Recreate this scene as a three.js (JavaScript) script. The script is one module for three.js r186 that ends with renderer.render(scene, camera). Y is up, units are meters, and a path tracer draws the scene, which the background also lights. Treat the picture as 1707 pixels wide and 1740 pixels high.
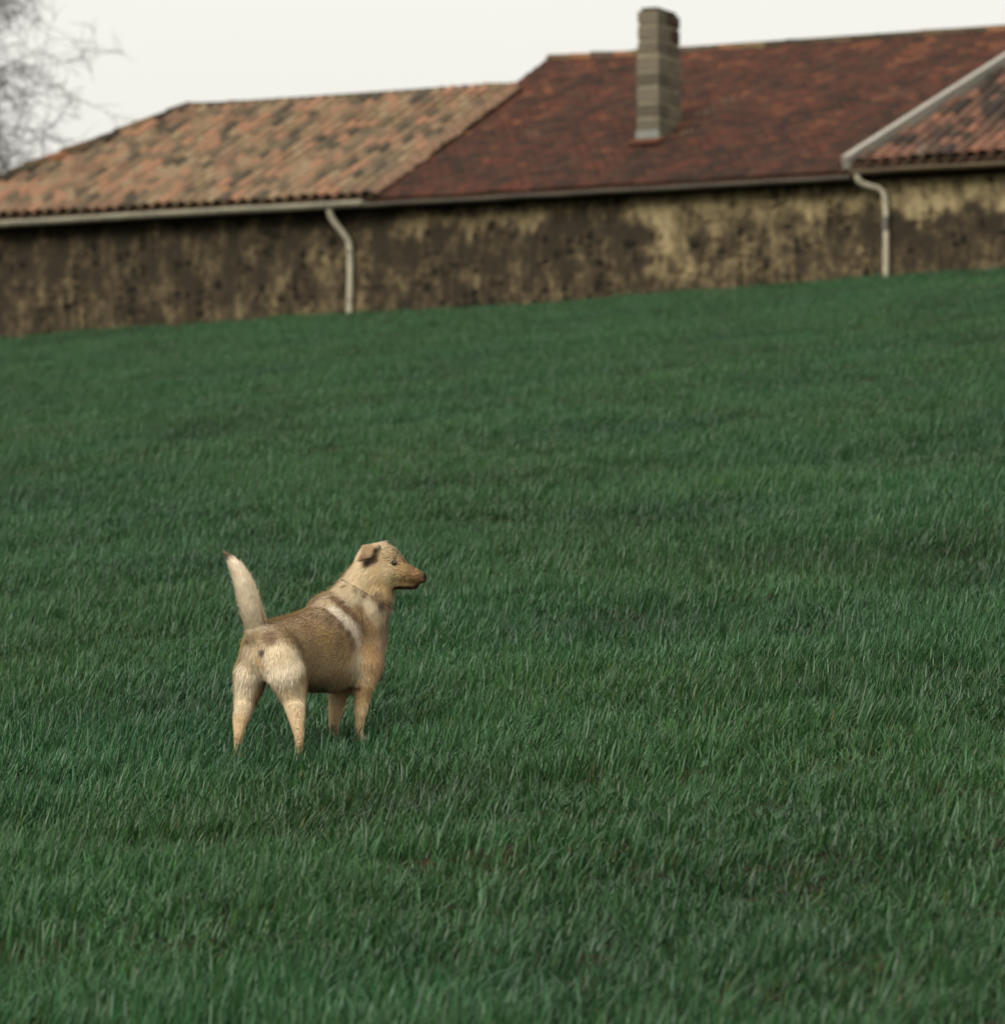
import * as THREE from 'three';
import { mergeGeometries } from 'three/addons/utils/BufferGeometryUtils.js';
import { createNoise2D, createNoise3D } from 'simplex-noise';

// ---------------------------------------------------------------- camera, sky, sun, exposure
const scene = new THREE.Scene();
const EYE = 2.08, FOCAL = 9400, HALF = 870;                   // eye height above the slope's foot; a long lens
const camera = new THREE.PerspectiveCamera(2 * THREE.MathUtils.radToDeg(Math.atan(HALF / FOCAL)), 1004 / 1024, 0.5, 3000);
camera.position.set(0, EYE, 0);
camera.rotation.x = Math.atan(580 / FOCAL);                   // looking a little uphill
camera.focus = 20.3;
camera.userData.fStop = 6;

// overcast: the standard overcast sky, three times as bright overhead as at the horizon
const SKY_W = 256, SKY_H = 128, skyData = new Float32Array(SKY_W * SKY_H * 4);
const HORIZON = 0.25;
for (let r = 0; r < SKY_H; r++) for (let c = 0; c < SKY_W; c++) {
  const up = Math.max(0, Math.sin(((r + 0.5) / SKY_H - 0.5) * Math.PI)), l = HORIZON * (1 + 2 * up), i = (r * SKY_W + c) * 4;
  skyData[i] = l * 1.015; skyData[i + 1] = l; skyData[i + 2] = l * 0.93; skyData[i + 3] = 1;
}
const skyTexture = new THREE.DataTexture(skyData, SKY_W, SKY_H, THREE.RGBAFormat, THREE.FloatType);
skyTexture.mapping = THREE.EquirectangularReflectionMapping;
skyTexture.magFilter = THREE.LinearFilter; skyTexture.minFilter = THREE.LinearFilter;
skyTexture.needsUpdate = true;
scene.background = skyTexture;
scene.environment = skyTexture;

const sun = new THREE.DirectionalLight(new THREE.Color(1, 0.95, 0.87), 1.5);   // the veiled sun, high on the left behind the viewer
sun.position.set(-30, 46, 16);
sun.target.position.set(0, 4, -30);
sun.shadow.radius = 60;
sun.castShadow = true;
sun.shadow.camera.left = -60; sun.shadow.camera.right = 60; sun.shadow.camera.top = 60; sun.shadow.camera.bottom = -60; sun.shadow.camera.far = 200;
sun.shadow.mapSize.set(2048, 2048);
scene.add(sun, sun.target);

const renderer = new THREE.WebGLRenderer({ antialias: true });
renderer.toneMapping = THREE.LinearToneMapping;
renderer.toneMappingExposure = 2.8;
renderer.shadowMap.enabled = true;

// ---------------------------------------------------------------- helpers
function random(seed) {
  let s = seed >>> 0;
  return () => { s = (s + 0x6d2b79f5) >>> 0; let t = Math.imul(s ^ (s >>> 15), 1 | s); t = (t + Math.imul(t ^ (t >>> 7), 61 | t)) ^ t; return ((t ^ (t >>> 14)) >>> 0) / 4294967296; };
}
const noise2 = createNoise2D(random(11)), noise3 = createNoise3D(random(12));
const { clamp, lerp, smoothstep } = THREE.MathUtils;
const fbm = (x, y, o = 4) => { let s = 0, a = 0.5; for (let i = 0; i < o; i++, a *= 0.5) { s += a * noise2(x, y); x = x * 2.03 + 17.3; y = y * 2.03 - 9.1; } return s; };
const V = (x, y, z) => new THREE.Vector3(x, y, z);
const srgb = (r, g, b) => new THREE.Color().setRGB(r / 255, g / 255, b / 255, THREE.SRGBColorSpace);
const used = new Map();
function numbered(name) { const n = used.get(name) ?? 0; used.set(name, n + 1); return n ? `${name}_${String(n).padStart(3, '0')}` : name; }
function mesh(name, geometry, material, parent) {
  const m = new THREE.Mesh(geometry, material);
  m.name = parent === scene ? numbered(name) : name;
  m.castShadow = m.receiveShadow = true;
  parent.add(m);
  return m;
}
function thing(name, label, category, position, turn = 0, group) {
  const o = new THREE.Group(); o.name = numbered(name); o.position.copy(position); o.rotation.y = turn;
  o.userData = { label, category }; if (group) o.userData.group = group;
  scene.add(o);
  return o;
}
function texture(size, repeat, paint, color = true) {              // paint(u, v) -> [r, g, b] 0..1; tiles by blending is not needed at these sizes
  const d = new Uint8Array(size * size * 4);
  for (let y = 0; y < size; y++) for (let x = 0; x < size; x++) {
    const c = paint(x / size, y / size), i = (y * size + x) * 4;
    d[i] = clamp(c[0], 0, 1) * 255; d[i + 1] = clamp(c[1], 0, 1) * 255; d[i + 2] = clamp(c[2], 0, 1) * 255; d[i + 3] = 255;
  }
  const t = new THREE.DataTexture(d, size, size);
  t.wrapS = t.wrapT = THREE.MirroredRepeatWrapping; t.repeat.set(repeat, repeat);
  t.magFilter = THREE.LinearFilter; t.minFilter = THREE.LinearMipmapLinearFilter; t.generateMipmaps = true;
  if (color) t.colorSpace = THREE.SRGBColorSpace;
  t.needsUpdate = true;
  return t;
}
const box = (w, h, d, x = 0, y = 0, z = 0) => new THREE.BoxGeometry(w, h, d).translate(x, y, z);
function colored(g, c) {
  const n = g.attributes.position.count, a = new Float32Array(n * 3);
  for (let i = 0; i < n; i++) { a[i * 3] = c.r; a[i * 3 + 1] = c.g; a[i * 3 + 2] = c.b; }
  return g.setAttribute('color', new THREE.BufferAttribute(a, 3));
}

// weathered clay, stone and lime: pale and dark flecks on a mid tone, so that one texture serves many colours
const fleck = texture(256, 1, (u, v) => {
  const a = fbm(u * 7, v * 7, 5), b = noise2(u * 34 + 5, v * 34), c = noise2(u * 90, v * 90 + 3);
  const l = 0.8 + 0.26 * a + 0.1 * b + 0.07 * c;
  return [l, l * (1 - 0.03 * a), l * (1 - 0.05 * a)];
});
const fleckBump = texture(256, 1, (u, v) => { const l = 0.5 + 0.4 * fbm(u * 16, v * 16, 5); return [l, l, l]; }, false);
const matte = (color, extra = {}) => new THREE.MeshPhysicalMaterial({ color, roughness: 0.95, specularIntensity: 0.2, map: fleck, bumpMap: fleckBump, bumpScale: 0.004, ...extra });

// ---------------------------------------------------------------- the hillside
const limit = (t, a, b) => (t < a ? a - 6 * (1 - Math.exp((t - a) / 6)) : t > b ? b + 6 * (1 - Math.exp((b - t) / 6)) : t);
function slope(x, d) { return 0.0806 * limit(x, -22, 22) + 0.1244 * limit(d, -6, 86); }
// hollows in the field: [x, distance, half width, half depth, strength]
const HOLLOWS = [[1.6, 27.2, 0.9, 0.9, 1], [2.3, 25.6, 0.5, 0.6, 0.7], [0.6, 24.2, 0.5, 0.7, 0.6], [-0.3, 17.9, 0.6, 0.45, 0.8], [-1.0, 17.1, 0.4, 0.4, 0.8], [-2.3, 46, 0.5, 1.2, 0.9], [2.4, 55, 0.9, 1.6, 0.6], [-1.7, 21.6, 0.5, 0.4, 0.6], [1.1, 20.6, 0.7, 0.4, 0.6], [0.35, 30, 0.9, 0.9, 0.5], [-0.1, 36, 0.9, 1, 0.5], [2.2, 36, 0.9, 1, 0.5]];
const hollow = (x, d) => { let s = 0; for (const [hx, hd, w, l, k] of HOLLOWS) s += 0.07 * k * Math.exp(-(((x - hx) / w) ** 2) - ((d - hd) / l) ** 2); return s; };
function bumps(x, d) {
  const near = Math.exp(-(((d - 19.9) / 1.1) ** 2) - (((x + 0.75) / 1.0) ** 2));   // level enough where the dog stands
  return (0.036 * noise2(x * 0.5, d * 0.75) + 0.022 * noise2(x * 1.5 + 9, d * 1.9) + 0.05 * noise2(x * 0.13, d * 0.16 + 4)) * (1 - near) - hollow(x, d);
}
const ground = (x, z) => slope(x, -z) + bumps(x, -z);
{
  const line = (from, to, step, far) => {
    const a = []; for (let t = from; t <= to + 1e-6; t += step) a.push(t);
    for (let s = step * 2, t = from; t > -far; s *= 1.35) a.unshift(t -= s);
    for (let s = step * 2, t = to; t < far; s *= 1.35) a.push(t += s);
    return a;
  };
  const xs = line(-14, 14, 0.2, 1400), ds = line(8, 88, 0.2, 1400), nx = xs.length, nd = ds.length;
  const p = new Float32Array(nx * nd * 3), uv = new Float32Array(nx * nd * 2), index = [];
  for (let j = 0; j < nd; j++) for (let i = 0; i < nx; i++) {
    const k = j * nx + i;
    p.set([xs[i], ground(xs[i], -ds[j]), -ds[j]], k * 3); uv.set([xs[i], ds[j]], k * 2);
    if (i && j) { const a = k - nx - 1, b = k - nx, c = k - 1; index.push(a, b, k, a, k, c); }
  }
  const g = new THREE.BufferGeometry();
  g.setAttribute('position', new THREE.BufferAttribute(p, 3)); g.setAttribute('uv', new THREE.BufferAttribute(uv, 2)); g.setIndex(index); g.computeVertexNormals();
  const soil = texture(512, 0.5, (u, v) => {
    const a = fbm(u * 9, v * 9, 5), b = noise2(u * 60, v * 60), green = smoothstep(fbm(u * 14 + 3, v * 14, 4), -0.1, 0.3);
    const l = 1 + 0.5 * a + 0.2 * b;
    return [lerp(0.15, 0.1, green) * l, lerp(0.13, 0.15, green) * l, lerp(0.095, 0.09, green) * l];
  });
  const m = mesh('ground', g, new THREE.MeshPhysicalMaterial({ map: soil, roughness: 1, specularIntensity: 0.05 }), scene);
  m.userData = { kind: 'structure', label: 'dark soil of the sloping grass field', category: 'ground' };
}

// ---------------------------------------------------------------- the farm buildings
// All share one line of eaves. In their own frame x runs along the wall (0 where the two big roofs meet), z comes out of the
// wall (0 at the tile edge, the wall face at WALL), y is up from the level of the field there.
const TURN = -Math.atan2(0.43445, 0.9007), BASE = V(-2.041, 10.0, -81.727), ALONG = V(0.9007, 0, 0.43445), OUT = V(-0.43445, 0, 0.9007);
const EAVE = 1.78, PITCH = 0.45, WALL = -0.24, SLOPE = Math.hypot(1, PITCH);
const toWorld = (x, y, z) => BASE.clone().addScaledVector(ALONG, x).addScaledVector(OUT, z).add(V(0, y, 0));
const seen = (x, y, z) => { const p = toWorld(x, y, z); p.project(camera); return Math.abs(p.x) < 1.03 && Math.abs(p.y) < 1.03; };
camera.updateMatrixWorld(); camera.updateProjectionMatrix();
function building(name, label, category, x) {                      // its own origin stands at x along the wall
  const o = thing(name, label, category, toWorld(x, 0, WALL), TURN);
  const inner = (g) => g.translate(-x, 0, -WALL);
  return { o, x, inner };
}
const pieceMatrix = (x, run, lift, top, yaw = 0, tip = 0) => {      // a piece lying on the roof plane: local x across, y off the roof, z down the slope
  const es = V(0, PITCH, -1).normalize(), en = V(0, 1, PITCH).normalize();
  const m = new THREE.Matrix4().makeBasis(V(1, 0, 0), en, es.clone().negate());
  m.multiply(new THREE.Matrix4().makeRotationY(yaw)).multiply(new THREE.Matrix4().makeRotationX(tip));
  return m.setPosition(x, top + PITCH * run + lift * en.y, -run + lift * en.z);
};
function shareOut(b, parent, name, pieces, materials, merged, most = 300) {   // the `most` that show largest are parts of their own, the rest one part
  for (const q of pieces) { const p = V(0, 0, 0).setFromMatrixPosition(q.matrix); q.view = seen(p.x, p.y, p.z) ? (q.size ?? 1) / toWorld(p.x, p.y, p.z).distanceToSquared(camera.position) : 0; }
  pieces.sort((a, c) => c.view - a.view);
  const shift = new THREE.Matrix4().makeTranslation(-b.x, 0, -WALL), rest = [];
  pieces.forEach((q, i) => {
    const m = shift.clone().multiply(q.matrix);
    if (i < most) { const o = mesh(name, q.geometry, materials[q.tone], parent); m.decompose(o.position, o.quaternion, o.scale); }
    else rest.push(colored(q.geometry.clone().applyMatrix4(m), materials[q.tone].color));
  });
  if (rest.length) { const o = mesh(name + 's', mergeGeometries(rest), merged, parent); o.userData.kind = 'stuff'; }
}
const dappled = new THREE.MeshPhysicalMaterial({ vertexColors: true, roughness: 0.95, specularIntensity: 0.2, map: fleck, bumpMap: fleckBump, bumpScale: 0.004 });

// --- tile shapes
function barrel(r0, r1, length, seed, thick = 0.013) {              // z 0 (upper, narrow) .. length (lower, wide)
  const n = 7, rows = [0, 0.5, 1], p = [], uv = [], idx = [], rnd = random(seed), ou = rnd() * 3, ov = rnd() * 3;
  for (const t of rows) for (let i = 0; i <= n; i++) {
    const a = (Math.PI * i) / n, r = lerp(r0, r1, t) * (1 + 0.03 * (rnd() - 0.5));
    p.push(-Math.cos(a) * r, Math.sin(a) * r * 0.92, t * length); uv.push(ou + (a * r) / 0.4, ov + (t * length) / 0.4);
  }
  for (let j = 0; j < 2; j++) for (let i = 0; i < n; i++) { const k = j * (n + 1) + i; idx.push(k, k + n + 1, k + 1, k + 1, k + n + 1, k + n + 2); }
  const rim = p.length / 3;
  for (let i = 0; i <= n; i++) { const k = 2 * (n + 1) + i; for (const s of [1, 1 - thick / r1]) { p.push(p[k * 3] * s, p[k * 3 + 1] * s, length + 0.0005); uv.push(ou + i / n, ov + s); } }
  for (let i = 0; i < n; i++) { const k = rim + i * 2; idx.push(k, k + 1, k + 2, k + 2, k + 1, k + 3); }
  const g = new THREE.BufferGeometry();
  g.setAttribute('position', new THREE.Float32BufferAttribute(p, 3)); g.setAttribute('uv', new THREE.Float32BufferAttribute(uv, 2)); g.setIndex(idx); g.computeVertexNormals();
  return g;
}
function flatTile(w, l, seed) {                                     // plain clay tile, a little dished, lower edge cut slightly round
  const rnd = random(seed), g = new THREE.BoxGeometry(w, 0.016, l, 2, 1, 1).translate(0, 0.008, l / 2), p = g.attributes.position, uv = g.attributes.uv;
  const ou = rnd() * 3, ov = rnd() * 3;
  for (let i = 0; i < p.count; i++) {
    const x = p.getX(i), z = p.getZ(i);
    if (z > l * 0.9) p.setZ(i, z - 0.02 * (Math.abs(x) / w) - 0.012 * rnd());
    p.setY(i, p.getY(i) + 0.006 * (1 - (2 * x / w) ** 2) + 0.002 * rnd());
    uv.setXY(i, ou + x / 0.4, ov + z / 0.4);
  }
  g.computeVertexNormals();
  return g;
}
const BARRELS = [1, 2, 3, 4].map((s) => barrel(0.078, 0.098, 0.45, s));
const CHANNELS = [5, 6].map((s) => barrel(0.088, 0.07, 0.45, s).rotateZ(Math.PI));
const RIDGES = [7, 8, 9].map((s) => barrel(0.115, 0.135, 0.43, s, 0.016));
const FLATS = [10, 11, 12, 13].map((s) => flatTile(0.176, 0.3, s));

const TONES = {
  old: [[146, 112, 88], [138, 114, 90], [126, 106, 82], [114, 98, 78], [100, 88, 71], [86, 77, 63], [154, 115, 90], [124, 98, 78], [74, 67, 56], [142, 122, 96]],
  red: [[74, 44, 33], [67, 41, 31], [82, 47, 35], [60, 39, 30], [54, 37, 29], [95, 58, 40], [70, 48, 36], [49, 36, 28], [106, 66, 44]],
  wing: [[118, 84, 68], [84, 66, 55], [64, 54, 47], [132, 92, 72], [54, 47, 42], [100, 74, 61], [160, 108, 70], [110, 92, 77]],
  ridge: [[92, 76, 58], [110, 92, 68], [76, 66, 52], [128, 90, 64], [84, 72, 60], [60, 54, 44]],
  stone: [[60, 52, 39], [76, 66, 48], [48, 43, 33], [94, 82, 59], [112, 98, 72], [64, 56, 42], [40, 36, 28], [134, 120, 90], [82, 70, 52]],
  block: [[120, 112, 96], [110, 103, 88], [98, 91, 78], [78, 62, 53], [114, 107, 93]],
};
const tones = (list) => list.map((c) => matte(srgb(...c)));
const M = Object.fromEntries(Object.entries(TONES).map(([k, v]) => [k, tones(v)]));
const metal = (r, g, b, rough = 0.6) => new THREE.MeshStandardMaterial({ color: srgb(r, g, b), roughness: rough, metalness: 0.0, map: fleck });
const timber = matte(srgb(64, 54, 42)), mortar = matte(srgb(78, 70, 53)), under = matte(srgb(96, 74, 60));
const paleGutter = metal(168, 162, 140), darkGutter = metal(98, 91, 79), brownGutter = metal(112, 96, 72), palePipe = metal(176, 168, 144), zinc = metal(150, 145, 132), lead = metal(122, 124, 116);

// --- lengths of metal
function gutterShape(r) {
  const s = new THREE.Shape(); s.absarc(0, 0, r, Math.PI, Math.PI * 2, false); s.lineTo(r + 0.008, 0.012); s.lineTo(r - 0.012, 0.012); s.absarc(0, 0, r - 0.006, Math.PI * 2, Math.PI, true); s.closePath();
  return s;
}
function gutter(b, x0, x1, y, z, r, material, drop = 0) {
  const g = new THREE.ExtrudeGeometry(gutterShape(r), { depth: x1 - x0, bevelEnabled: false, curveSegments: 10, steps: 12 });
  g.rotateY(Math.PI / 2); const p = g.attributes.position;
  for (let i = 0; i < p.count; i++) { const x = p.getX(i), t = x / (x1 - x0); p.setY(i, p.getY(i) + 0.01 * noise2(x * 0.7, y * 9) + drop * t); p.setZ(i, p.getZ(i)); }
  g.translate(x0, y, z); g.computeVertexNormals();
  const part = mesh('gutter', b.inner(g), material, b.o);
  for (const [x, t] of [[x0, 0], [x1, 1]]) mesh('end_cap', b.inner(new THREE.CylinderGeometry(r, r, 0.012, 16, 1, false, -Math.PI / 2, Math.PI).rotateZ(Math.PI / 2).rotateX(Math.PI / 2).translate(x + (t ? 0.006 : -0.006), y + drop * t, z)), material, part);
  return part;
}
function pipe(b, points, r, material) {
  const path = new THREE.CurvePath(); for (let i = 1; i < points.length; i++) path.add(new THREE.LineCurve3(points[i - 1], points[i]));
  const curve = new THREE.CatmullRomCurve3(points.flatMap((q, i) => (i && i < points.length - 1 ? [q.clone().lerp(points[i - 1], 0.05 / q.distanceTo(points[i - 1])), q.clone().lerp(points[i + 1], 0.05 / q.distanceTo(points[i + 1]))] : [q])), false, 'centripetal');
  const g = new THREE.TubeGeometry(curve, 60, r, 12);
  const o = mesh('downspout', b.inner(g), material, b.o);
  return o;
}

// --- rubble walls
function stoneShape(w, h, seed) {
  const rnd = random(seed), nx = 3, ny = 3, p = [], uv = [], idx = [], ou = rnd() * 3, ov = rnd() * 3, cut = 0.1 + 0.25 * rnd();
  for (let j = 0; j <= ny; j++) for (let i = 0; i <= nx; i++) {
    const u = (i / nx) * 2 - 1, v = (j / ny) * 2 - 1, e = Math.max(Math.abs(u), Math.abs(v)), corner = Math.abs(u) === 1 && Math.abs(v) === 1;
    const s = corner ? 1 - cut : 1;
    p.push(u * s * w / 2 + (rnd() - 0.5) * 0.012, v * s * h / 2 + (rnd() - 0.5) * 0.012, e === 1 ? -0.012 : 0.004 + 0.01 * rnd());
    uv.push(ou + (u * w) / 0.8, ov + (v * h) / 0.8);
  }
  for (let j = 0; j < ny; j++) for (let i = 0; i < nx; i++) { const k = j * (nx + 1) + i; idx.push(k, k + 1, k + nx + 2, k, k + nx + 2, k + nx + 1); }
  const g = new THREE.BufferGeometry();
  g.setAttribute('position', new THREE.Float32BufferAttribute(p, 3)); g.setAttribute('uv', new THREE.Float32BufferAttribute(uv, 2)); g.setIndex(idx); g.computeVertexNormals();
  return g;
}
const STONES = []; for (let k = 0; k < 24; k++) { const r = random(40 + k); STONES.push([0.1 + 0.2 * r(), 0.07 + 0.11 * r()]); }
STONES.forEach((s, k) => s.push(stoneShape(s[0], s[1], 90 + k)));
const fieldAt = (x) => { const p = toWorld(x, 0, WALL); return ground(p.x, p.z) - BASE.y; };
// The walls: old lime render, blackened in patches and runs, fallen away in places so that single stones show.
const renderTone = (x, y, bright) => bright(x, y) + 0.5 * fbm(x * 1.5 + 7, y * 1.1, 4) + 0.2 * noise2(x * 5.2, y * 2.6) + 0.16 * noise2(x * 11 + 4, y * 8) + 0.1 * noise2(x * 27, y * 22);
const SOOT = [[45, 40, 31], [62, 54, 41], [86, 76, 56], [108, 96, 71], [134, 121, 90]];
function renderColor(t) {
  const q = clamp(t, 0, 0.999) * 4, a = SOOT[Math.floor(q)], c = SOOT[Math.floor(q) + 1], f = q - Math.floor(q);
  return [0, 1, 2].map((n) => lerp(a[n], c[n], f) / 255);
}
function rubble(b, wall, x0, x1, seed, bright) {
  const y0 = -0.4, y1 = EAVE - 0.128, W = 1024, H = 256, d = new Uint8Array(W * H * 4);
  for (let py = 0; py < H; py++) for (let px = 0; px < W; px++) {
    const c = renderColor(renderTone(lerp(x0, x1, px / W), lerp(y0, y1, py / H), bright)), i = (py * W + px) * 4;
    for (let n = 0; n < 3; n++) d[i + n] = c[n] * 255; d[i + 3] = 255;
  }
  const map = new THREE.DataTexture(d, W, H); map.colorSpace = THREE.SRGBColorSpace; map.magFilter = THREE.LinearFilter; map.minFilter = THREE.LinearMipmapLinearFilter; map.generateMipmaps = true; map.needsUpdate = true;
  const nx = Math.ceil((x1 - x0) / 0.06), ny = 34, g = new THREE.PlaneGeometry(x1 - x0, y1 - y0, nx, ny).translate((x0 + x1) / 2, (y0 + y1) / 2, 0), p = g.attributes.position;
  for (let k = 0; k < p.count; k++) { const x = p.getX(k), y = p.getY(k); p.setZ(k, WALL + 0.012 + 0.014 * noise2(x * 2.5, y * 2.5) * 0.6 + 0.007 * noise2(x * 9, y * 9)); }
  g.computeVertexNormals();
  mesh('lime_render', b.inner(g), new THREE.MeshPhysicalMaterial({ map, roughness: 1, specularIntensity: 0.2 }), wall);
  const rnd = random(seed), pieces = [];
  (function split(a, c, e, f) {
    const w = c - a, h = f - e;
    if (w > 0.2 + 0.16 * rnd() || w > h * 2.6) { const m = lerp(a, c, 0.34 + 0.32 * rnd()); split(a, m, e, f); split(m, c, e, f); return; }
    if (h > 0.13 + 0.1 * rnd()) { const m = lerp(e, f, 0.34 + 0.32 * rnd()); split(a, c, e, m); split(a, c, m, f); return; }
    const cx = (a + c) / 2, cy = (e + f) / 2, [sw, sh, shape] = STONES[Math.floor(rnd() * STONES.length)], bare = noise2(cx * 0.9 + seed, cy * 1.4) - 0.25 * (cy - 0.7);
    if (cy < fieldAt(cx) - 0.1 || rnd() > clamp(0.22 + 0.6 * bare, 0.06, 0.6)) return;
    const m = new THREE.Matrix4().makeRotationZ((rnd() - 0.5) * 0.7).scale(V((w * (0.75 + 0.3 * rnd())) / sw, (h * (0.8 + 0.3 * rnd())) / sh, 1)).setPosition(cx + 0.04 * (rnd() - 0.5), cy + 0.04 * (rnd() - 0.5), WALL + 0.014 + 0.008 * rnd());
    const t = clamp(renderTone(cx, cy, bright) + 0.3 * (rnd() - 0.45), 0, 0.999), order = [6, 2, 0, 5, 1, 8, 3, 4, 7];
    pieces.push({ geometry: shape, matrix: m, tone: order[Math.floor(t * 9)], size: w * h });
  })(x0, x1, -0.3, y1 - 0.02);
  shareOut(b, wall, 'stone', pieces, M.stone, dappled);
}
// --- roofs
function barrelRoof(b, roof, { x0, x1, run, top, lift, keep, tone, seed, width = 0.208 }) {
  const rnd = random(seed), covers = [], channels = [], exposure = 0.36, rows = Math.ceil((run * SLOPE) / exposure), cols = Math.round((x1 - x0) / width);
  for (let c = 0; c <= cols; c++) {
    const wander = 0.02 * (rnd() - 0.5);
    for (let r = 0; r < rows; r++) {
      const x = x1 - (c + 0.5) * width + wander + 0.015 * (rnd() - 0.5), up = (r * exposure + 0.45) / SLOPE + 0.02 * (rnd() - 0.5), at = up - 0.2;
      if (!keep(x, at) || up > run + 0.25) continue;
      const sag = -0.035 * Math.sin((Math.PI * at) / run) + 0.02 * noise2(x * 0.6, at * 0.6);
      covers.push({ geometry: BARRELS[Math.floor(rnd() * 4)], matrix: pieceMatrix(x, up, lift + 0.05 + sag, top, 0.06 * (rnd() - 0.5), 0.035), tone: tone(x, at, rnd), size: 1 });
      if (keep(x + width / 2, at)) channels.push(colored(CHANNELS[r % 2].clone().applyMatrix4(new THREE.Matrix4().makeTranslation(-b.x, 0, -WALL).multiply(pieceMatrix(x + width / 2, up - 0.04, lift + 0.075 + sag, top, 0, 0.035))), M.old[4].color));
    }
  }
  shareOut(b, roof, 'roof_tile', covers, tone.materials, dappled);
  const o = mesh('channel_tiles', mergeGeometries(channels), dappled, roof); o.userData.kind = 'stuff';
}
function sheet(b, parent, name, corners, material, thick = 0.05) {            // a boarded plane through its corners, with thickness
  const n = V(0, 0, 0).crossVectors(corners[1].clone().sub(corners[0]), corners[2].clone().sub(corners[0])).normalize().multiplyScalar(-thick);
  const p = [], idx = [], uv = [], k = corners.length;
  for (const c of corners) { p.push(...c.toArray()); uv.push(c.x, c.y); }
  for (const c of corners) { const q = c.clone().add(n); p.push(...q.toArray()); uv.push(c.x, c.y + 0.3); }
  for (let i = 1; i < k - 1; i++) { idx.push(0, i, i + 1, k, k + i + 1, k + i); }
  for (let i = 0; i < k; i++) { const j = (i + 1) % k; idx.push(i, k + i, j, j, k + i, k + j); }
  let g = new THREE.BufferGeometry();
  g.setAttribute('position', new THREE.Float32BufferAttribute(p, 3)); g.setAttribute('uv', new THREE.Float32BufferAttribute(uv, 2)); g.setIndex(idx);
  g = g.toNonIndexed(); g.computeVertexNormals();
  return mesh(name, b.inner(g), material, parent);
}
function ridgeRow(b, roof, from, to, seed, sagAt = 0.03) {
  const rnd = random(seed), dir = to.clone().sub(from), length = dir.length(), n = Math.round(length / 0.37); dir.normalize();
  mesh('mortar_bed', b.inner(new THREE.CylinderGeometry(0.1, 0.1, length, 10).applyQuaternion(new THREE.Quaternion().setFromUnitVectors(V(0, 1, 0), dir)).translate(...from.clone().lerp(to, 0.5).add(V(0, -0.02, 0)).toArray())), mortar, roof);
  const side = V(0, 1, 0).cross(dir).normalize(), up = dir.clone().cross(side).normalize();
  for (let i = 0; i < n; i++) {
    const t = i / n, at = from.clone().addScaledVector(dir, t * length - 0.03).add(V(0, -sagAt * Math.sin(Math.PI * t) + 0.03 * (rnd() - 0.5), 0));
    const m = new THREE.Matrix4().makeBasis(side, up, dir).multiply(new THREE.Matrix4().makeRotationX(0.085 + 0.04 * (rnd() - 0.5))).multiply(new THREE.Matrix4().makeRotationY(0.05 * (rnd() - 0.5)));
    m.setPosition(at);
    const o = mesh('ridge_tile', RIDGES[i % 3], M.ridge[Math.floor(rnd() * M.ridge.length)], roof);
    new THREE.Matrix4().makeTranslation(-b.x, 0, -WALL).multiply(m).decompose(o.position, o.quaternion, o.scale);
  }
}
const patchy = (materials, dark, at) => Object.assign((x, r, rnd) => at(x, r, rnd), { materials });

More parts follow.
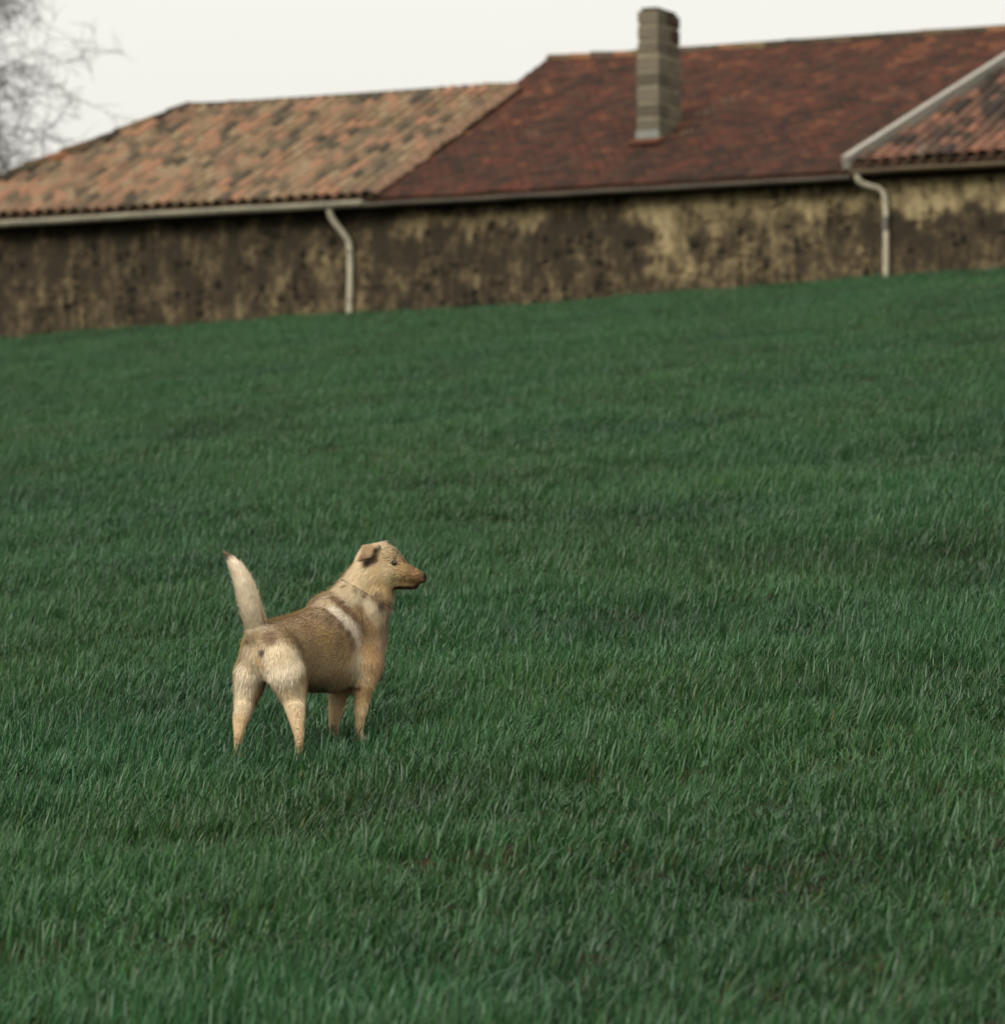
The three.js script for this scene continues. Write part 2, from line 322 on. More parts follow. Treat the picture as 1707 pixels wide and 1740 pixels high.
{ // ---- the left barn: hipped roof of old mottled barrel tiles
  const b = building('stone_barn', 'left stone barn with hipped roof of pale mottled clay tiles and light gutter', 'barn', -4);
  const RUN = 4.95, LIFT = 0.02, TOP = EAVE + LIFT, RIDGE_X = -5.75, CORNER = -8.1, ridgeY = TOP + PITCH * RUN;
  const wall = mesh('wall', b.inner(box(8.05 - 0.35, 2.3, 0.5, -3.85, EAVE - 1.28, WALL - 0.25)), mortar, b.o);
  mesh('back_wall', b.inner(box(8.05 - 0.35, 2.3, 0.4, -3.85, EAVE - 1.28, -2 * RUN + 0.6)), mortar, b.o);
  mesh('end_wall', b.inner(box(0.4, 2.3, 2 * RUN - 1.8, -7.5, EAVE - 1.28, -RUN)), mortar, b.o);
  rubble(b, wall, -7.7, -0.001, 3, (x, y) => 0.11 + 0.16 * smoothstep(x, -2.6, -0.6) * (1 - smoothstep(y, 0.8, 1.4)) + 0.1 * (1 - smoothstep(y, 0.1, 0.7)));
  const roof = sheet(b, b.o, 'roof', [V(CORNER, TOP, 0), V(0, TOP, 0), V(0, ridgeY, -RUN), V(RIDGE_X, ridgeY, -RUN)], under);
  sheet(b, roof, 'back_slope', [V(0, TOP, -2 * RUN), V(CORNER, TOP, -2 * RUN), V(RIDGE_X, ridgeY, -RUN), V(0, ridgeY, -RUN)], M.old[3]);
  sheet(b, roof, 'hip_end', [V(CORNER, TOP, -2 * RUN), V(CORNER, TOP, 0), V(RIDGE_X, ridgeY, -RUN)], M.old[3]);
  const tone = patchy(M.old, 0, (x, r, rnd) => {
    const q = 0.45 + 0.2 * noise2(x * 1.3, r * 1.1) + 0.85 * (rnd() - 0.5);          // lichen grey in drifts, clay where it is clean
    const order = [6, 0, 1, 7, 9, 2, 3, 4, 5, 8];
    return order[clamp(Math.floor(q * 10), 0, 9)];
  });
  barrelRoof(b, roof, { x0: CORNER, x1: 0.14, run: RUN, top: TOP, lift: 0.0, seed: 21, tone, keep: (x, r) => x > CORNER + ((RIDGE_X - CORNER) * r) / RUN + 0.05 && r < RUN - 0.02 });
  ridgeRow(b, roof, V(RIDGE_X, ridgeY + 0.04, -RUN), V(-0.05, ridgeY + 0.04, -RUN), 31, 0.05);
  ridgeRow(b, roof, V(CORNER, TOP + 0.05, 0), V(RIDGE_X, ridgeY + 0.05, -RUN), 32, -0.03);
  { // added fillet, sloped to catch light over the shaded end of the old tiles
    const p = [], idx = [], n = 40; for (let k = 0; k <= n; k++) { const r = (RUN * k) / n, y = TOP + PITCH * r; [[0.03, 0.13], [0.09, 0.115], [0.14 + 0.03 * noise2(r * 3, 1), 0.08], [0.21 + 0.05 * noise2(r * 2.3, 5), 0.04]].forEach(([x, h]) => p.push(x, y + h + 0.01 * noise2(r * 5, x * 9), -r)); if (k) for (let c = 0; c < 3; c++) { const q = (k - 1) * 4 + c; idx.push(q, q + 1, q + 4, q + 1, q + 5, q + 4); } }
    const g = new THREE.BufferGeometry(); g.setAttribute('position', new THREE.Float32BufferAttribute(p, 3)); g.setAttribute('uv', new THREE.Float32BufferAttribute(p.flatMap((v, i) => (i % 3 === 0 ? [v, p[i + 2] * 0.7] : [])), 2)); g.setIndex(idx); g.computeVertexNormals();
    mesh('added_fillet', b.inner(g), M.old[7], roof);
  }
  mesh('fascia', b.inner(box(8.0, 0.14, 0.025, -4.02, EAVE - 0.05, -0.04)), timber, b.o);
  mesh('soffit', b.inner(box(8.0, 0.02, 0.2, -4.02, EAVE - 0.117, -0.15)), timber, b.o);
  gutter(b, -8.1, 0.02, EAVE - 0.03, 0.085, 0.1, paleGutter);
  const spout = pipe(b, [V(-0.56, EAVE - 0.09, 0.07), V(-0.55, EAVE - 0.24, 0.05), V(-0.33, EAVE - 0.62, WALL + 0.1), V(-0.33, -0.1, WALL + 0.1)], 0.049, palePipe);
  for (const y of [1.02, 0.3]) mesh('pipe_clip', b.inner(new THREE.TorusGeometry(0.06, 0.008, 6, 16).rotateX(Math.PI / 2).translate(-0.33, y, WALL + 0.1)), darkGutter, spout);
}

const VERGE = (r) => 7.7 + 0.18 * r;                                // where the right wing's roof begins, not quite square to the wall
{ // ---- the main house: higher roof of dark red flat tiles, with the chimney
  const b = building('stone_farmhouse', 'stone farmhouse in the middle with higher dark red tiled roof and block chimney', 'house', 4);
  const RUN = 6.45, TOP = EAVE - 0.02, END = 11.2, ridgeY = TOP + PITCH * RUN;
  const wall = mesh('wall', b.inner(box(8.1, 2.3, 0.5, 4.05, EAVE - 1.28, WALL - 0.25)), mortar, b.o);
  mesh('back_wall', b.inner(box(END, 2.3, 0.4, END / 2, EAVE - 1.28, -2 * RUN + 0.6)), mortar, b.o);
  const gable = new THREE.Shape([new THREE.Vector2(0.9, -0.5), new THREE.Vector2(2 * RUN - 0.9, -0.5), new THREE.Vector2(2 * RUN - 0.9, TOP + PITCH * 0.9 - 0.08), new THREE.Vector2(RUN, ridgeY - 0.1), new THREE.Vector2(0.9, TOP + PITCH * 0.9 - 0.08)]);
  for (const x of [0.06, END - 0.3]) mesh('gable_wall', b.inner(new THREE.ExtrudeGeometry(gable, { depth: 0.3, bevelEnabled: false }).rotateY(Math.PI / 2).translate(x, 0, 0)), mortar, b.o);
  rubble(b, wall, 0.001, 8.099, 5, (x, y) => {
    const rag = 0.16 * noise2(x * 1.4, 3) + 0.08 * noise2(x * 5, 9), top = smoothstep(y, 1.14 + rag, 1.42 + rag) * smoothstep(x, 0.1, 0.8) * (1 - 0.5 * smoothstep(x, 2.6, 3.4) * (1 - smoothstep(x, 4, 4.4)));
    const patch = Math.exp(-(((x - 4.85 - 0.2 * (1 - y) + 0.12 * noise2(y * 4, x)) / 0.42) ** 4) - ((y - 0.95) / 0.62) ** 4), right = smoothstep(x, 5.2, 5.5) * (1 - 0.6 * smoothstep(x, 6.9, 7.5));
    return 0.15 + 0.44 * top + 0.62 * patch + 0.2 * right - 0.1 * smoothstep(y, 0.75, 1.05) * (1 - right) * (1 - top);
  });
  const roof = sheet(b, b.o, 'roof', [V(0, TOP, 0), V(END, TOP, 0), V(END, ridgeY, -RUN), V(0, ridgeY, -RUN)], under);
  sheet(b, roof, 'back_slope', [V(END, TOP, -2 * RUN), V(0, TOP, -2 * RUN), V(0, ridgeY, -RUN), V(END, ridgeY, -RUN)], M.red[1]);
  const rnd = random(23), pieces = [], exposure = 0.165, rows = Math.floor((RUN * SLOPE) / exposure);
  const C0 = 3.55, C1 = 3.9, CR = 1.95, CD = 0.82;                       // the chimney's foot
  for (let r = 0; r < rows; r++) for (let x = (r % 2 ? 0.09 : 0.18) - 0.09; x < Math.min(END, VERGE((r * exposure) / SLOPE) + 0.4); x += 0.18) {
    const up = (r * exposure + 0.28) / SLOPE, at = up - 0.14;
    if (up > RUN + 0.1 || (x > C0 + 0.02 && x < C1 - 0.02 && at > CR && at < CR + CD)) continue;
    const sag = -0.05 * Math.sin((Math.PI * at) / RUN) * (0.6 + 0.4 * noise2(x * 0.4, 3)) + 0.015 * noise2(x * 0.9, at * 0.9);
    const q = 0.44 + 0.2 * noise2(x * 0.8 + 40, at * 0.9) + 0.16 * (at / RUN - 0.5) + 0.7 * (rnd() - 0.5), order = [7, 4, 3, 6, 1, 0, 2, 5, 8];
    pieces.push({ geometry: FLATS[Math.floor(rnd() * 4)], matrix: pieceMatrix(x, up, 0.03 + sag + 0.006 * rnd(), TOP, 0.03 * (rnd() - 0.5), 0.07), tone: order[clamp(Math.floor(q * 9), 0, 8)], size: 1 });
  }
  shareOut(b, roof, 'roof_tile', pieces, M.red, dappled);
  ridgeRow(b, roof, V(0, ridgeY + 0.02, -RUN), V(END, ridgeY + 0.02, -RUN), 33, 0.03);
  { // mortar fillet and edge tiles down the free verge
    const o = mesh('verge', b.inner(new THREE.BoxGeometry(0.06, 0.09, 1.5 * SLOPE, 1, 1, 8).applyMatrix4(new THREE.Matrix4().makeRotationX(Math.atan(PITCH))).translate(-0.04, TOP + PITCH * (RUN - 0.75) - 0.02, -RUN + 0.75)), M.red[3], roof); void o;
  }
  mesh('fascia', b.inner(box(7.75, 0.16, 0.025, 3.95, EAVE - 0.09, -0.04)), timber, b.o);
  mesh('soffit', b.inner(box(7.76, 0.02, 0.2, 3.93, EAVE - 0.117, -0.15)), timber, b.o);
  gutter(b, 0.06, 7.78, EAVE - 0.08, 0.07, 0.062, darkGutter);
  // the chimney: courses of blocks in thick mortar, on a leaded foot
  const chimney = new THREE.Group(); chimney.name = 'chimney'; chimney.position.set((C0 + C1) / 2 - b.x, TOP + PITCH * CR, -(CR + CD / 2) - WALL); b.o.add(chimney);
  const W = C1 - C0, H = 2.0, course = 0.235, cr = random(51), n = 8;
  const bed = matte(srgb(144, 136, 114));
  mesh('mortar', box(W - 0.008, 1.33, CD - 0.008, 0, 0.67, 0), bed, chimney);
  mesh('mortar', box(W - 0.046, H - 0.1 - 1.3355, CD - 0.046, 0, (1.3355 + H - 0.1) / 2, 0), bed, chimney);
  for (let i = 0; i < n; i++) {
    const y = 0.16 + i * course, h = course - 0.055, glareTaper = i >= 5 ? 0.018 : 0, split = i % 2 ? 0.42 : 0.58;  // top courses drawn in, sky glare on the outline put into the shape
    for (const [z0, z1] of [[0, split], [split, 1]]) {
      const d = (z1 - z0) * CD - 0.006 - glareTaper, z = CD / 2 - ((z0 + z1) / 2) * CD + (z0 ? -0.009 : 0.009), g = new THREE.BoxGeometry(W + 0.012 - glareTaper * 2, h, d, 2, 2, 2), p = g.attributes.position;
      for (let k = 0; k < p.count; k++) { const e = 0.008 * noise3(p.getX(k) * 9 + i, p.getY(k) * 9, p.getZ(k) * 9 + z); p.setXYZ(k, p.getX(k) + e, p.getY(k) + e, p.getZ(k) + e); }
      g.computeVertexNormals(); g.translate(0, y + h / 2, z);
      mesh('block', g, M.block[(i >= 6 && z1 === 1) ? 3 : i >= 5 && z1 === 1 && cr() < 0.7 ? 2 : Math.floor(cr() * 5) % 2 + (cr() < 0.3 ? 1 : 0)], chimney);
    }
  }
  { const g = new THREE.BoxGeometry(W, 0.08, CD, 1, 1, 1), p = g.attributes.position; for (let k = 0; k < p.count; k++) if (p.getY(k) > 0) { p.setX(k, p.getX(k) * 0.72); p.setZ(k, p.getZ(k) * 0.86); } g.computeVertexNormals(); mesh('shoulder', g.translate(0, H - 0.06, 0), M.block[2], chimney); }
  mesh('neck', box(W * 0.74, 0.06, CD * 0.86, 0, H + 0.01, 0), M.ridge[5], chimney);
  mesh('flashing', box(W + 0.03, 0.17, 0.015, 0, 0.1, CD / 2 + 0.016), lead, chimney);
  mesh('flashing_apron', new THREE.BoxGeometry(W + 0.16, 0.012, 0.24).rotateX(Math.atan(PITCH)).translate(0, 0.015, CD / 2 + 0.12), M.red[5], chimney);
}

{ // ---- the right wing: roof a hand higher, edged with a pale metal strip
  const b = building('stone_wing', 'stone wing at the right edge with barrel tiled roof behind a pale sloping metal edge', 'house', 9.6);
  const RUN = 6.2, LIFT = 0.1, TOP = EAVE + LIFT - 0.02, END = 12.6;
  const wall = mesh('wall', b.inner(box(END - 0.3 - 8.102, 2.3, 0.5, (END - 0.3 + 8.102) / 2, EAVE - 1.28, WALL - 0.25)), mortar, b.o);
  mesh('end_wall', b.inner(box(0.4, 2.3, 11, END - 0.5, EAVE - 1.28, -6.2)), mortar, b.o);
  rubble(b, wall, 8.103, END - 0.31, 7, (x, y) => { const rag = 0.14 * noise2(x * 1.8, 30) - 0.16 * Math.exp(-(((x - 8.8) / 0.25) ** 2)), top = smoothstep(y, 1.08 + rag, 1.24 + rag); return 0.22 + 0.54 * top - 0.16 * smoothstep(y, 0.72, 1.0) * (1 - top); });
  const roof = sheet(b, b.o, 'roof', [V(VERGE(0), TOP, 0), V(END, TOP, 0), V(END, TOP + PITCH * RUN, -RUN), V(VERGE(RUN), TOP + PITCH * RUN, -RUN)], under);
  const tone = patchy(M.wing, 0, (x, r, rnd) => {
    const q = 0.5 + 0.3 * noise2(x * 1.3 + 9, r * 0.9) + 0.45 * (rnd() - 0.5) - 0.22 * smoothstep(r, 0.7, 2), order = [4, 2, 1, 5, 0, 3, 7, 6];
    return order[clamp(Math.floor(q * 8), 0, 7)];
  });
  barrelRoof(b, roof, { x0: VERGE(0), x1: END, run: RUN, top: TOP, lift: 0, seed: 27, tone, keep: (x, r) => x > VERGE(r) + 0.16 && r < RUN });
  { // the pale strip up the verge
    const a = V(VERGE(0.05), TOP + 0.02, 0.05), c = V(VERGE(RUN), TOP + PITCH * RUN + 0.05, -RUN), dir = c.clone().sub(a), l = dir.length(); dir.normalize();
    const across = V(1, 0, 0).addScaledVector(dir, -dir.x).normalize(), up = across.clone().cross(dir).normalize(), side = across.clone().negate();
    const g = new THREE.BoxGeometry(0.13, 0.19, l, 1, 1, 30), p = g.attributes.position;
    for (let k = 0; k < p.count; k++) if (p.getY(k) > 0) p.setX(k, p.getX(k) * 0.8 + 0.006 * noise2(p.getZ(k) * 2, 1));
    g.computeVertexNormals();
    g.applyMatrix4(new THREE.Matrix4().makeBasis(side, up, dir.clone()).setPosition(a.clone().lerp(c, 0.5).add(V(0, 0.02, 0))));
    mesh('verge_strip', b.inner(g), zinc, roof);
  }
  mesh('fascia', b.inner(box(END - 7.9, 0.14, 0.025, (END + 7.9) / 2, EAVE - 0.02, -0.04)), timber, b.o);
  mesh('soffit', b.inner(box(END - 7.95, 0.02, 0.2, (END + 7.95) / 2, EAVE - 0.1, -0.15)), timber, b.o);
  gutter(b, 7.82, END, EAVE + 0.0, 0.075, 0.072, brownGutter);
  const spout = pipe(b, [V(7.9, EAVE - 0.05, 0.07), V(7.9, EAVE - 0.17, 0.06), V(8.2, EAVE - 0.28, WALL + 0.12), V(8.24, EAVE - 0.4, WALL + 0.1), V(8.24, -0.1, WALL + 0.1)], 0.047, palePipe);
  mesh('pipe_sleeve', b.inner(new THREE.CylinderGeometry(0.056, 0.056, 0.2, 14).translate(8.24, 1.02, WALL + 0.1)), darkGutter, spout);
}

// ---------------------------------------------------------------- the bare tree behind the barn
{
  const x = -11.5, d = 101, foot = V(x, ground(x, -d), -d), rnd = random(61);
  const t = thing('bare_tree', 'leafless fine-twigged tree rising behind the left barn roof', 'tree', foot);
  const bark = new THREE.MeshStandardMaterial({ color: srgb(74, 72, 60), roughness: 1, map: fleck });
  const twigBark = new THREE.MeshStandardMaterial({ color: srgb(62, 63, 52), roughness: 1 });
  function tube(out, a, b, r0, r1, n) {
    const dir = b.clone().sub(a).normalize(), s = Math.abs(dir.y) > 0.9 ? V(1, 0, 0) : V(0, 1, 0), u = dir.clone().cross(s).normalize(), v = dir.clone().cross(u), base = out.p.length / 3;
    for (const [c, r] of [[a, r0], [b, r1]]) for (let i = 0; i < n; i++) { const q = (i / n) * Math.PI * 2, nx = Math.cos(q), ny = Math.sin(q); const w = u.clone().multiplyScalar(nx).addScaledVector(v, ny); out.p.push(c.x + w.x * r, c.y + w.y * r, c.z + w.z * r); out.n.push(w.x, w.y, w.z); out.uv.push(i / n, c.y); }
    for (let i = 0; i < n; i++) { const j = (i + 1) % n; out.i.push(base + i, base + j, base + n + i, base + j, base + n + j, base + n + i); }
  }
  const fresh = () => ({ p: [], n: [], i: [], uv: [] });
  const geo = (o) => { const g = new THREE.BufferGeometry(); g.setAttribute('position', new THREE.Float32BufferAttribute(o.p, 3)); g.setAttribute('normal', new THREE.Float32BufferAttribute(o.n, 3)); g.setAttribute('uv', new THREE.Float32BufferAttribute(o.uv, 2)); g.setIndex(o.i); return g; };
  const trunk = fresh(), twigs = fresh();
  let p = V(0, -0.4, 0); const tips = [];
  for (let k = 0; k < 10; k++) { const q = p.clone().add(V((rnd() - 0.5) * 0.25, 1.15, (rnd() - 0.5) * 0.25)); tube(trunk, p, q, 0.3 - k * 0.022, 0.3 - (k + 1) * 0.022, 10); p = q; if (k > 1) tips.push([p.clone(), 0.16 - k * 0.01]); }
  mesh('trunk', geo(trunk), bark, t);
  function grow(out, at, dir, length, r, level) {
    const n = level < 2 ? 6 : 4, sides = level < 2 ? 6 : 3; let a = at.clone(), v = dir.clone();
    for (let k = 0; k < n; k++) {
      v.add(V((rnd() - 0.5) * 0.35, (rnd() - 0.5) * 0.3 + (level > 2 ? -0.05 : 0.05), (rnd() - 0.5) * 0.35)).normalize();
      const b = a.clone().addScaledVector(v, length / n), r0 = r * (1 - (0.7 * k) / n), r1 = r * (1 - (0.7 * (k + 1)) / n);
      tube(out, a, b, r0, r1, sides);
      if (level < 4 && (k > 0 || level > 0)) {
        const m = level === 0 ? 2 : rnd() < 0.84 ? 1 : 2;
        for (let c = 0; c < m; c++) {
          const side = V(rnd() - 0.5, rnd() - 0.5, rnd() - 0.5).normalize();
          grow(level === 0 ? twigs : out, b, v.clone().multiplyScalar(0.75).addScaledVector(side, 0.95).normalize(), length * (0.5 + 0.25 * rnd()), Math.max(r1 * 0.62, 0.007), level + 1);
        }
      }
      a = b;
    }
  }
  let turn = 0;
  for (const [q, r] of tips) for (let c = 0; c < 3; c++) {
    turn += 2.1 + 0.4 * rnd();
    const limb = fresh();
    grow(limb, q, V(Math.cos(turn), (q.y < 5 ? -0.12 : 0.3) + 0.3 * rnd(), Math.sin(turn)).normalize(), 2.1 + 0.5 * rnd(), r * 0.55, 0);
    mesh('limb', geo(limb), bark, t);
  }
  mesh('crown', geo(twigs), twigBark, t);
}

// ---------------------------------------------------------------- the grass
{
  const rnd = random(71), field = new THREE.Group();
  field.name = numbered('grass'); field.userData = { kind: 'stuff', label: 'dense dark green young grass covering the hillside', category: 'grass' };
  scene.add(field);
  const leaf = new THREE.MeshPhysicalMaterial({ vertexColors: true, roughness: 0.42, specularIntensity: 0.45, transmission: 0.35, side: THREE.DoubleSide });
  function tuft(seed, count, spread) {
    const r = random(seed), p = [], n = [], col = [], idx = [];
    for (let k = 0; k < count; k++) {
      const a = r() * Math.PI * 2, q = Math.sqrt(r()) * spread, bx = Math.cos(a) * q, bz = Math.sin(a) * q, h = 0.04 + 0.074 * r() ** 1.4, w = 0.0017 + 0.0012 * r();
      const la = r() * Math.PI * 2, lean = 0.12 + 0.75 * r() ** 1.5, dx = Math.cos(la), dz = Math.sin(la), face = la + Math.PI / 2 + (r() - 0.5) * 1.4, fx = Math.cos(face), fz = Math.sin(face);
      const dry = r() < 0.012, l = 0.6 + 0.75 * r(), yel = r() * 0.3 + (r() < 0.05 ? 0.9 : 0);
      const c = dry ? [0.11, 0.095, 0.05] : [(0.021 + 0.028 * yel) * l, (0.079 + 0.014 * yel) * l, (0.026 - 0.008 * yel) * l];
      const base = p.length / 3, S = 4;
      for (let s = 0; s <= S; s++) {
        const t = s / S, bend = lean * t * t * h, y = h * t * (1 - 0.28 * lean * t), ww = w * (s === S ? 0 : 1 - 0.55 * t * t) * (s === 0 ? 0.8 : 1);
        const tx = 2 * lean * t * dx, ty = 1, tz = 2 * lean * t * dz;
        const nn = V(-ty * fz, tx * fz - tz * fx, ty * fx).normalize();
        for (const e of s === S ? [0] : [-1, 1]) { p.push(bx + dx * bend + fx * ww * e, y - 0.012, bz + dz * bend + fz * ww * e); n.push(nn.x, nn.y, nn.z); col.push(...c); }
      }
      for (let s = 0; s < S - 1; s++) { const b = base + s * 2; idx.push(b, b + 1, b + 2, b + 1, b + 3, b + 2); }
      idx.push(base + 2 * S - 2, base + 2 * S - 1, base + 2 * S);
    }
    const g = new THREE.BufferGeometry();
    g.setAttribute('position', new THREE.Float32BufferAttribute(p, 3)); g.setAttribute('normal', new THREE.Float32BufferAttribute(n, 3)); g.setAttribute('color', new THREE.Float32BufferAttribute(col, 3)); g.setIndex(idx);
    return g;
  }
  const kinds = [tuft(1, 46, 0.11), tuft(2, 46, 0.11), tuft(3, 40, 0.09), tuft(4, 30, 0.12)], lists = kinds.map(() => []);
  const wallLine = (x, z) => V(x - BASE.x, 0, z - BASE.z).dot(OUT) - WALL;      // metres in front of the wall
  const m = new THREE.Matrix4(), q = new THREE.Quaternion(), e = new THREE.Euler();
  for (let d = 10; d < 92; d += 0.5) {
    const half = 0.12 * d + 2.8, area = half * 2 * 0.5, per = d < 40 ? 135 : 85;
    for (let k = 0, n = Math.round(area * per); k < n; k++) {
      const x = (rnd() * 2 - 1) * half, dd = d + rnd() * 0.5, z = -dd;
      if (wallLine(x, z) < 0.06) continue;
      let gap = smoothstep(fbm(x * 0.7 + 3, dd * 0.7, 3), 0.16, 0.5) * 0.6 + smoothstep(noise2(x * 2.3, dd * 2.1), 0.45, 0.8) * 0.5;
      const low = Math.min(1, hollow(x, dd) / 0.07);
      if (rnd() < gap * 0.1) continue;
      const lush = fbm(x * 0.35, dd * 0.22 + 8, 3), tall = (0.82 + 0.4 * rnd() + 0.28 * lush) * (1 + 0.34 * noise2(x * 1.2 + 30, dd * 1.3)) * (1 + 0.3 * low), high = Math.max(0.72, tall);
      e.set((rnd() - 0.5) * 0.3, rnd() * Math.PI * 2, 0, 'XYZ'); q.setFromEuler(e);
      q.premultiply(new THREE.Quaternion().setFromAxisAngle(V(0, 0, 1), -0.16 - 0.12 * noise2(x * 0.8, dd * 0.8 + 50) - 0.1 * rnd()));   // combed a little to the right by the wind
      m.compose(V(x, ground(x, z), z), q, V(1.05, high, 1.05));
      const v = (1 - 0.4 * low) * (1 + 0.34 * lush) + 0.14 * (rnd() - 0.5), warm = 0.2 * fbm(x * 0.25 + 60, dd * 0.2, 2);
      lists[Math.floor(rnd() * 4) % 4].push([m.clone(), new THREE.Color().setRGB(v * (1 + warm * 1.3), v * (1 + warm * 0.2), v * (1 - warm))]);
    }
  }
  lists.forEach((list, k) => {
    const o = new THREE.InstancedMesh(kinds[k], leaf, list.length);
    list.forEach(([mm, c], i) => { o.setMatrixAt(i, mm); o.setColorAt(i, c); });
    o.name = 'tufts'; o.userData.kind = 'stuff'; o.castShadow = o.receiveShadow = true;
    field.add(o);
  });
}

// ---------------------------------------------------------------- the dog
// Its joints, measured in metres about the point of ground it stands on (x right, y up, z toward the viewer).
const DOG_AT = [-0.7502, 2.4213, -19.95];
// each chain of the body: name, blend, then joints [x, y, z, radius] in metres about the point on the ground under the dog
const DOG_BONES = [
  ["trunk", 0.05, [[-0.087, 0.4071, 0.16, 0.0758], [0.017, 0.4276, 0.01, 0.0891], [0.1141, 0.4612, -0.14, 0.1026], [0.1842, 0.4863, -0.23, 0.0945]]],
  ["belly", 0.05, [[-0.0582, 0.3614, 0.14, 0.0738], [0.031, 0.3437, -0.02, 0.0956], [0.1222, 0.3528, -0.16, 0.107], [0.1967, 0.3796, -0.25, 0.0989]]],
  ["chest", 0.05, [[0.2054, 0.3667, -0.25, 0.0881], [0.2429, 0.4457, -0.29, 0.0797]]],
  ["brisket", 0.04, [[0.21, 0.3448, -0.24, 0.0795], [0.2189, 0.3101, -0.23, 0.0623]]],
  ["withers", 0.05, [[0.1215, 0.5353, -0.17, 0.0664], [0.1592, 0.5538, -0.2, 0.0643], [0.2181, 0.6352, -0.24, 0.0558], [0.2693, 0.7067, -0.25, 0.0537]]],
  ["throat", 0.035, [[0.2476, 0.5138, -0.27, 0.0753], [0.2865, 0.5995, -0.26, 0.0645], [0.3017, 0.6593, -0.25, 0.0516]]],
  ["skull", 0.02, [[0.2736, 0.7326, -0.25, 0.0537], [0.308, 0.7347, -0.25, 0.058]]],
  ["cheek", 0.02, [[0.2911, 0.6825, -0.24, 0.0515], [0.3168, 0.6806, -0.245, 0.0494]]],
  ["brow", 0.012, [[0.3339, 0.7325, -0.248, 0.0451], [0.3576, 0.7217, -0.248, 0.0344]]],
  ["muzzle", 0.015, [[0.3512, 0.6893, -0.247, 0.0516], [0.4331, 0.6653, -0.24, 0.0279]]],
  ["nosetip", 0.008, [[0.4331, 0.6696, -0.24, 0.0258], [0.4546, 0.6632, -0.24, 0.0193]]],
  ["jaw", 0.012, [[0.3383, 0.6527, -0.246, 0.0301], [0.4266, 0.6352, -0.24, 0.015]]],
  ["tailroot", 0.03, [[-0.0836, 0.4121, 0.14, 0.0421], [-0.1232, 0.4434, 0.2, 0.0357]]],
  ["tail", 0.004, [[-0.1232, 0.4434, 0.2, 0.0315], [-0.1334, 0.4809, 0.21, 0.0325], [-0.1436, 0.5183, 0.22, 0.0336], [-0.155, 0.5622, 0.225, 0.0336], [-0.1675, 0.6061, 0.23, 0.0315], [-0.1791, 0.6377, 0.23, 0.0273], [-0.195, 0.6692, 0.23, 0.022], [-0.2161, 0.7008, 0.23, 0.0126], [-0.2382, 0.726, 0.23, 0.0031]]],
  ["buttR", 0.06, [[-0.0478, 0.3681, 0.19, 0.061], [-0.0287, 0.3092, 0.19, 0.0589], [-0.0104, 0.2509, 0.17, 0.0463]]],
  ["buttL", 0.06, [[-0.127, 0.3752, 0.11, 0.0507], [-0.1489, 0.3125, 0.09, 0.0507], [-0.1602, 0.2539, 0.07, 0.0465]]],
  ["hindR", 0.018, [[-0.0206, 0.299, 0.18, 0.061], [-0.0052, 0.2434, 0.14, 0.0485], [0.0087, 0.1836, 0.17, 0.0337], [0.0196, 0.1274, 0.235, 0.0231], [0.0264, 0.0769, 0.245, 0.0157], [0.0271, 0.0102, 0.23, 0.0126], [0.0271, -0.0108, 0.23, 0.0126]]],
  ["pawR", 0.012, [[0.0275, -0.0067, 0.24, 0.0231], [0.0431, 0.0006, 0.18, 0.021]]],
  ["hindL", 0.018, [[-0.1552, 0.3019, 0.09, 0.0507], [-0.1632, 0.2482, 0.05, 0.0466], [-0.1769, 0.1863, 0.07, 0.0338], [-0.1887, 0.1257, 0.13, 0.0232], [-0.1941, 0.0748, 0.145, 0.0147], [-0.1978, 0.012, 0.13, 0.0116], [-0.1988, -0.0091, 0.13, 0.0116]]],
  ["pawL", 0.012, [[-0.1983, -0.0114, 0.14, 0.0211], [-0.1843, -0.004, 0.08, 0.019]]],
  ["foreR", 0.03, [[0.2322, 0.3481, -0.21, 0.0751], [0.2437, 0.2787, -0.185, 0.0407], [0.2393, 0.2274, -0.19, 0.0279], [0.232, 0.1461, -0.19, 0.0161], [0.2288, 0.0861, -0.19, 0.0139], [0.2289, 0.0605, -0.19, 0.015]]],
  ["fpawR", 0.012, [[0.2289, 0.0647, -0.19, 0.0236], [0.2447, 0.07, -0.24, 0.0215]]],
  ["foreL", 0.03, [[0.1576, 0.3243, -0.27, 0.0602], [0.1491, 0.2297, -0.27, 0.0301], [0.1353, 0.1351, -0.27, 0.0172], [0.1344, 0.0771, -0.27, 0.0151]]],
  ["fpawL", 0.012, [[0.1344, 0.0685, -0.27, 0.0237], [0.1501, 0.076, -0.32, 0.0216]]],
];
const DOG_EARS = [
  [0.006, 0.006, [[0.2467, 0.7775, -0.205], [0.2986, 0.7767, -0.19], [0.2327, 0.7282, -0.168]]],
  [0.006, 0.004, [[0.2617, 0.7691, -0.208], [0.3048, 0.7708, -0.2], [0.2793, 0.6995, -0.194]]],
  [0.006, 0.006, [[0.2327, 0.7282, -0.168], [0.2986, 0.7767, -0.19], [0.2692, 0.7386, -0.162]]],
  [0.006, 0.006, [[0.3069, 0.7936, -0.3], [0.3282, 0.7963, -0.31], [0.3018, 0.7588, -0.335]]],
];
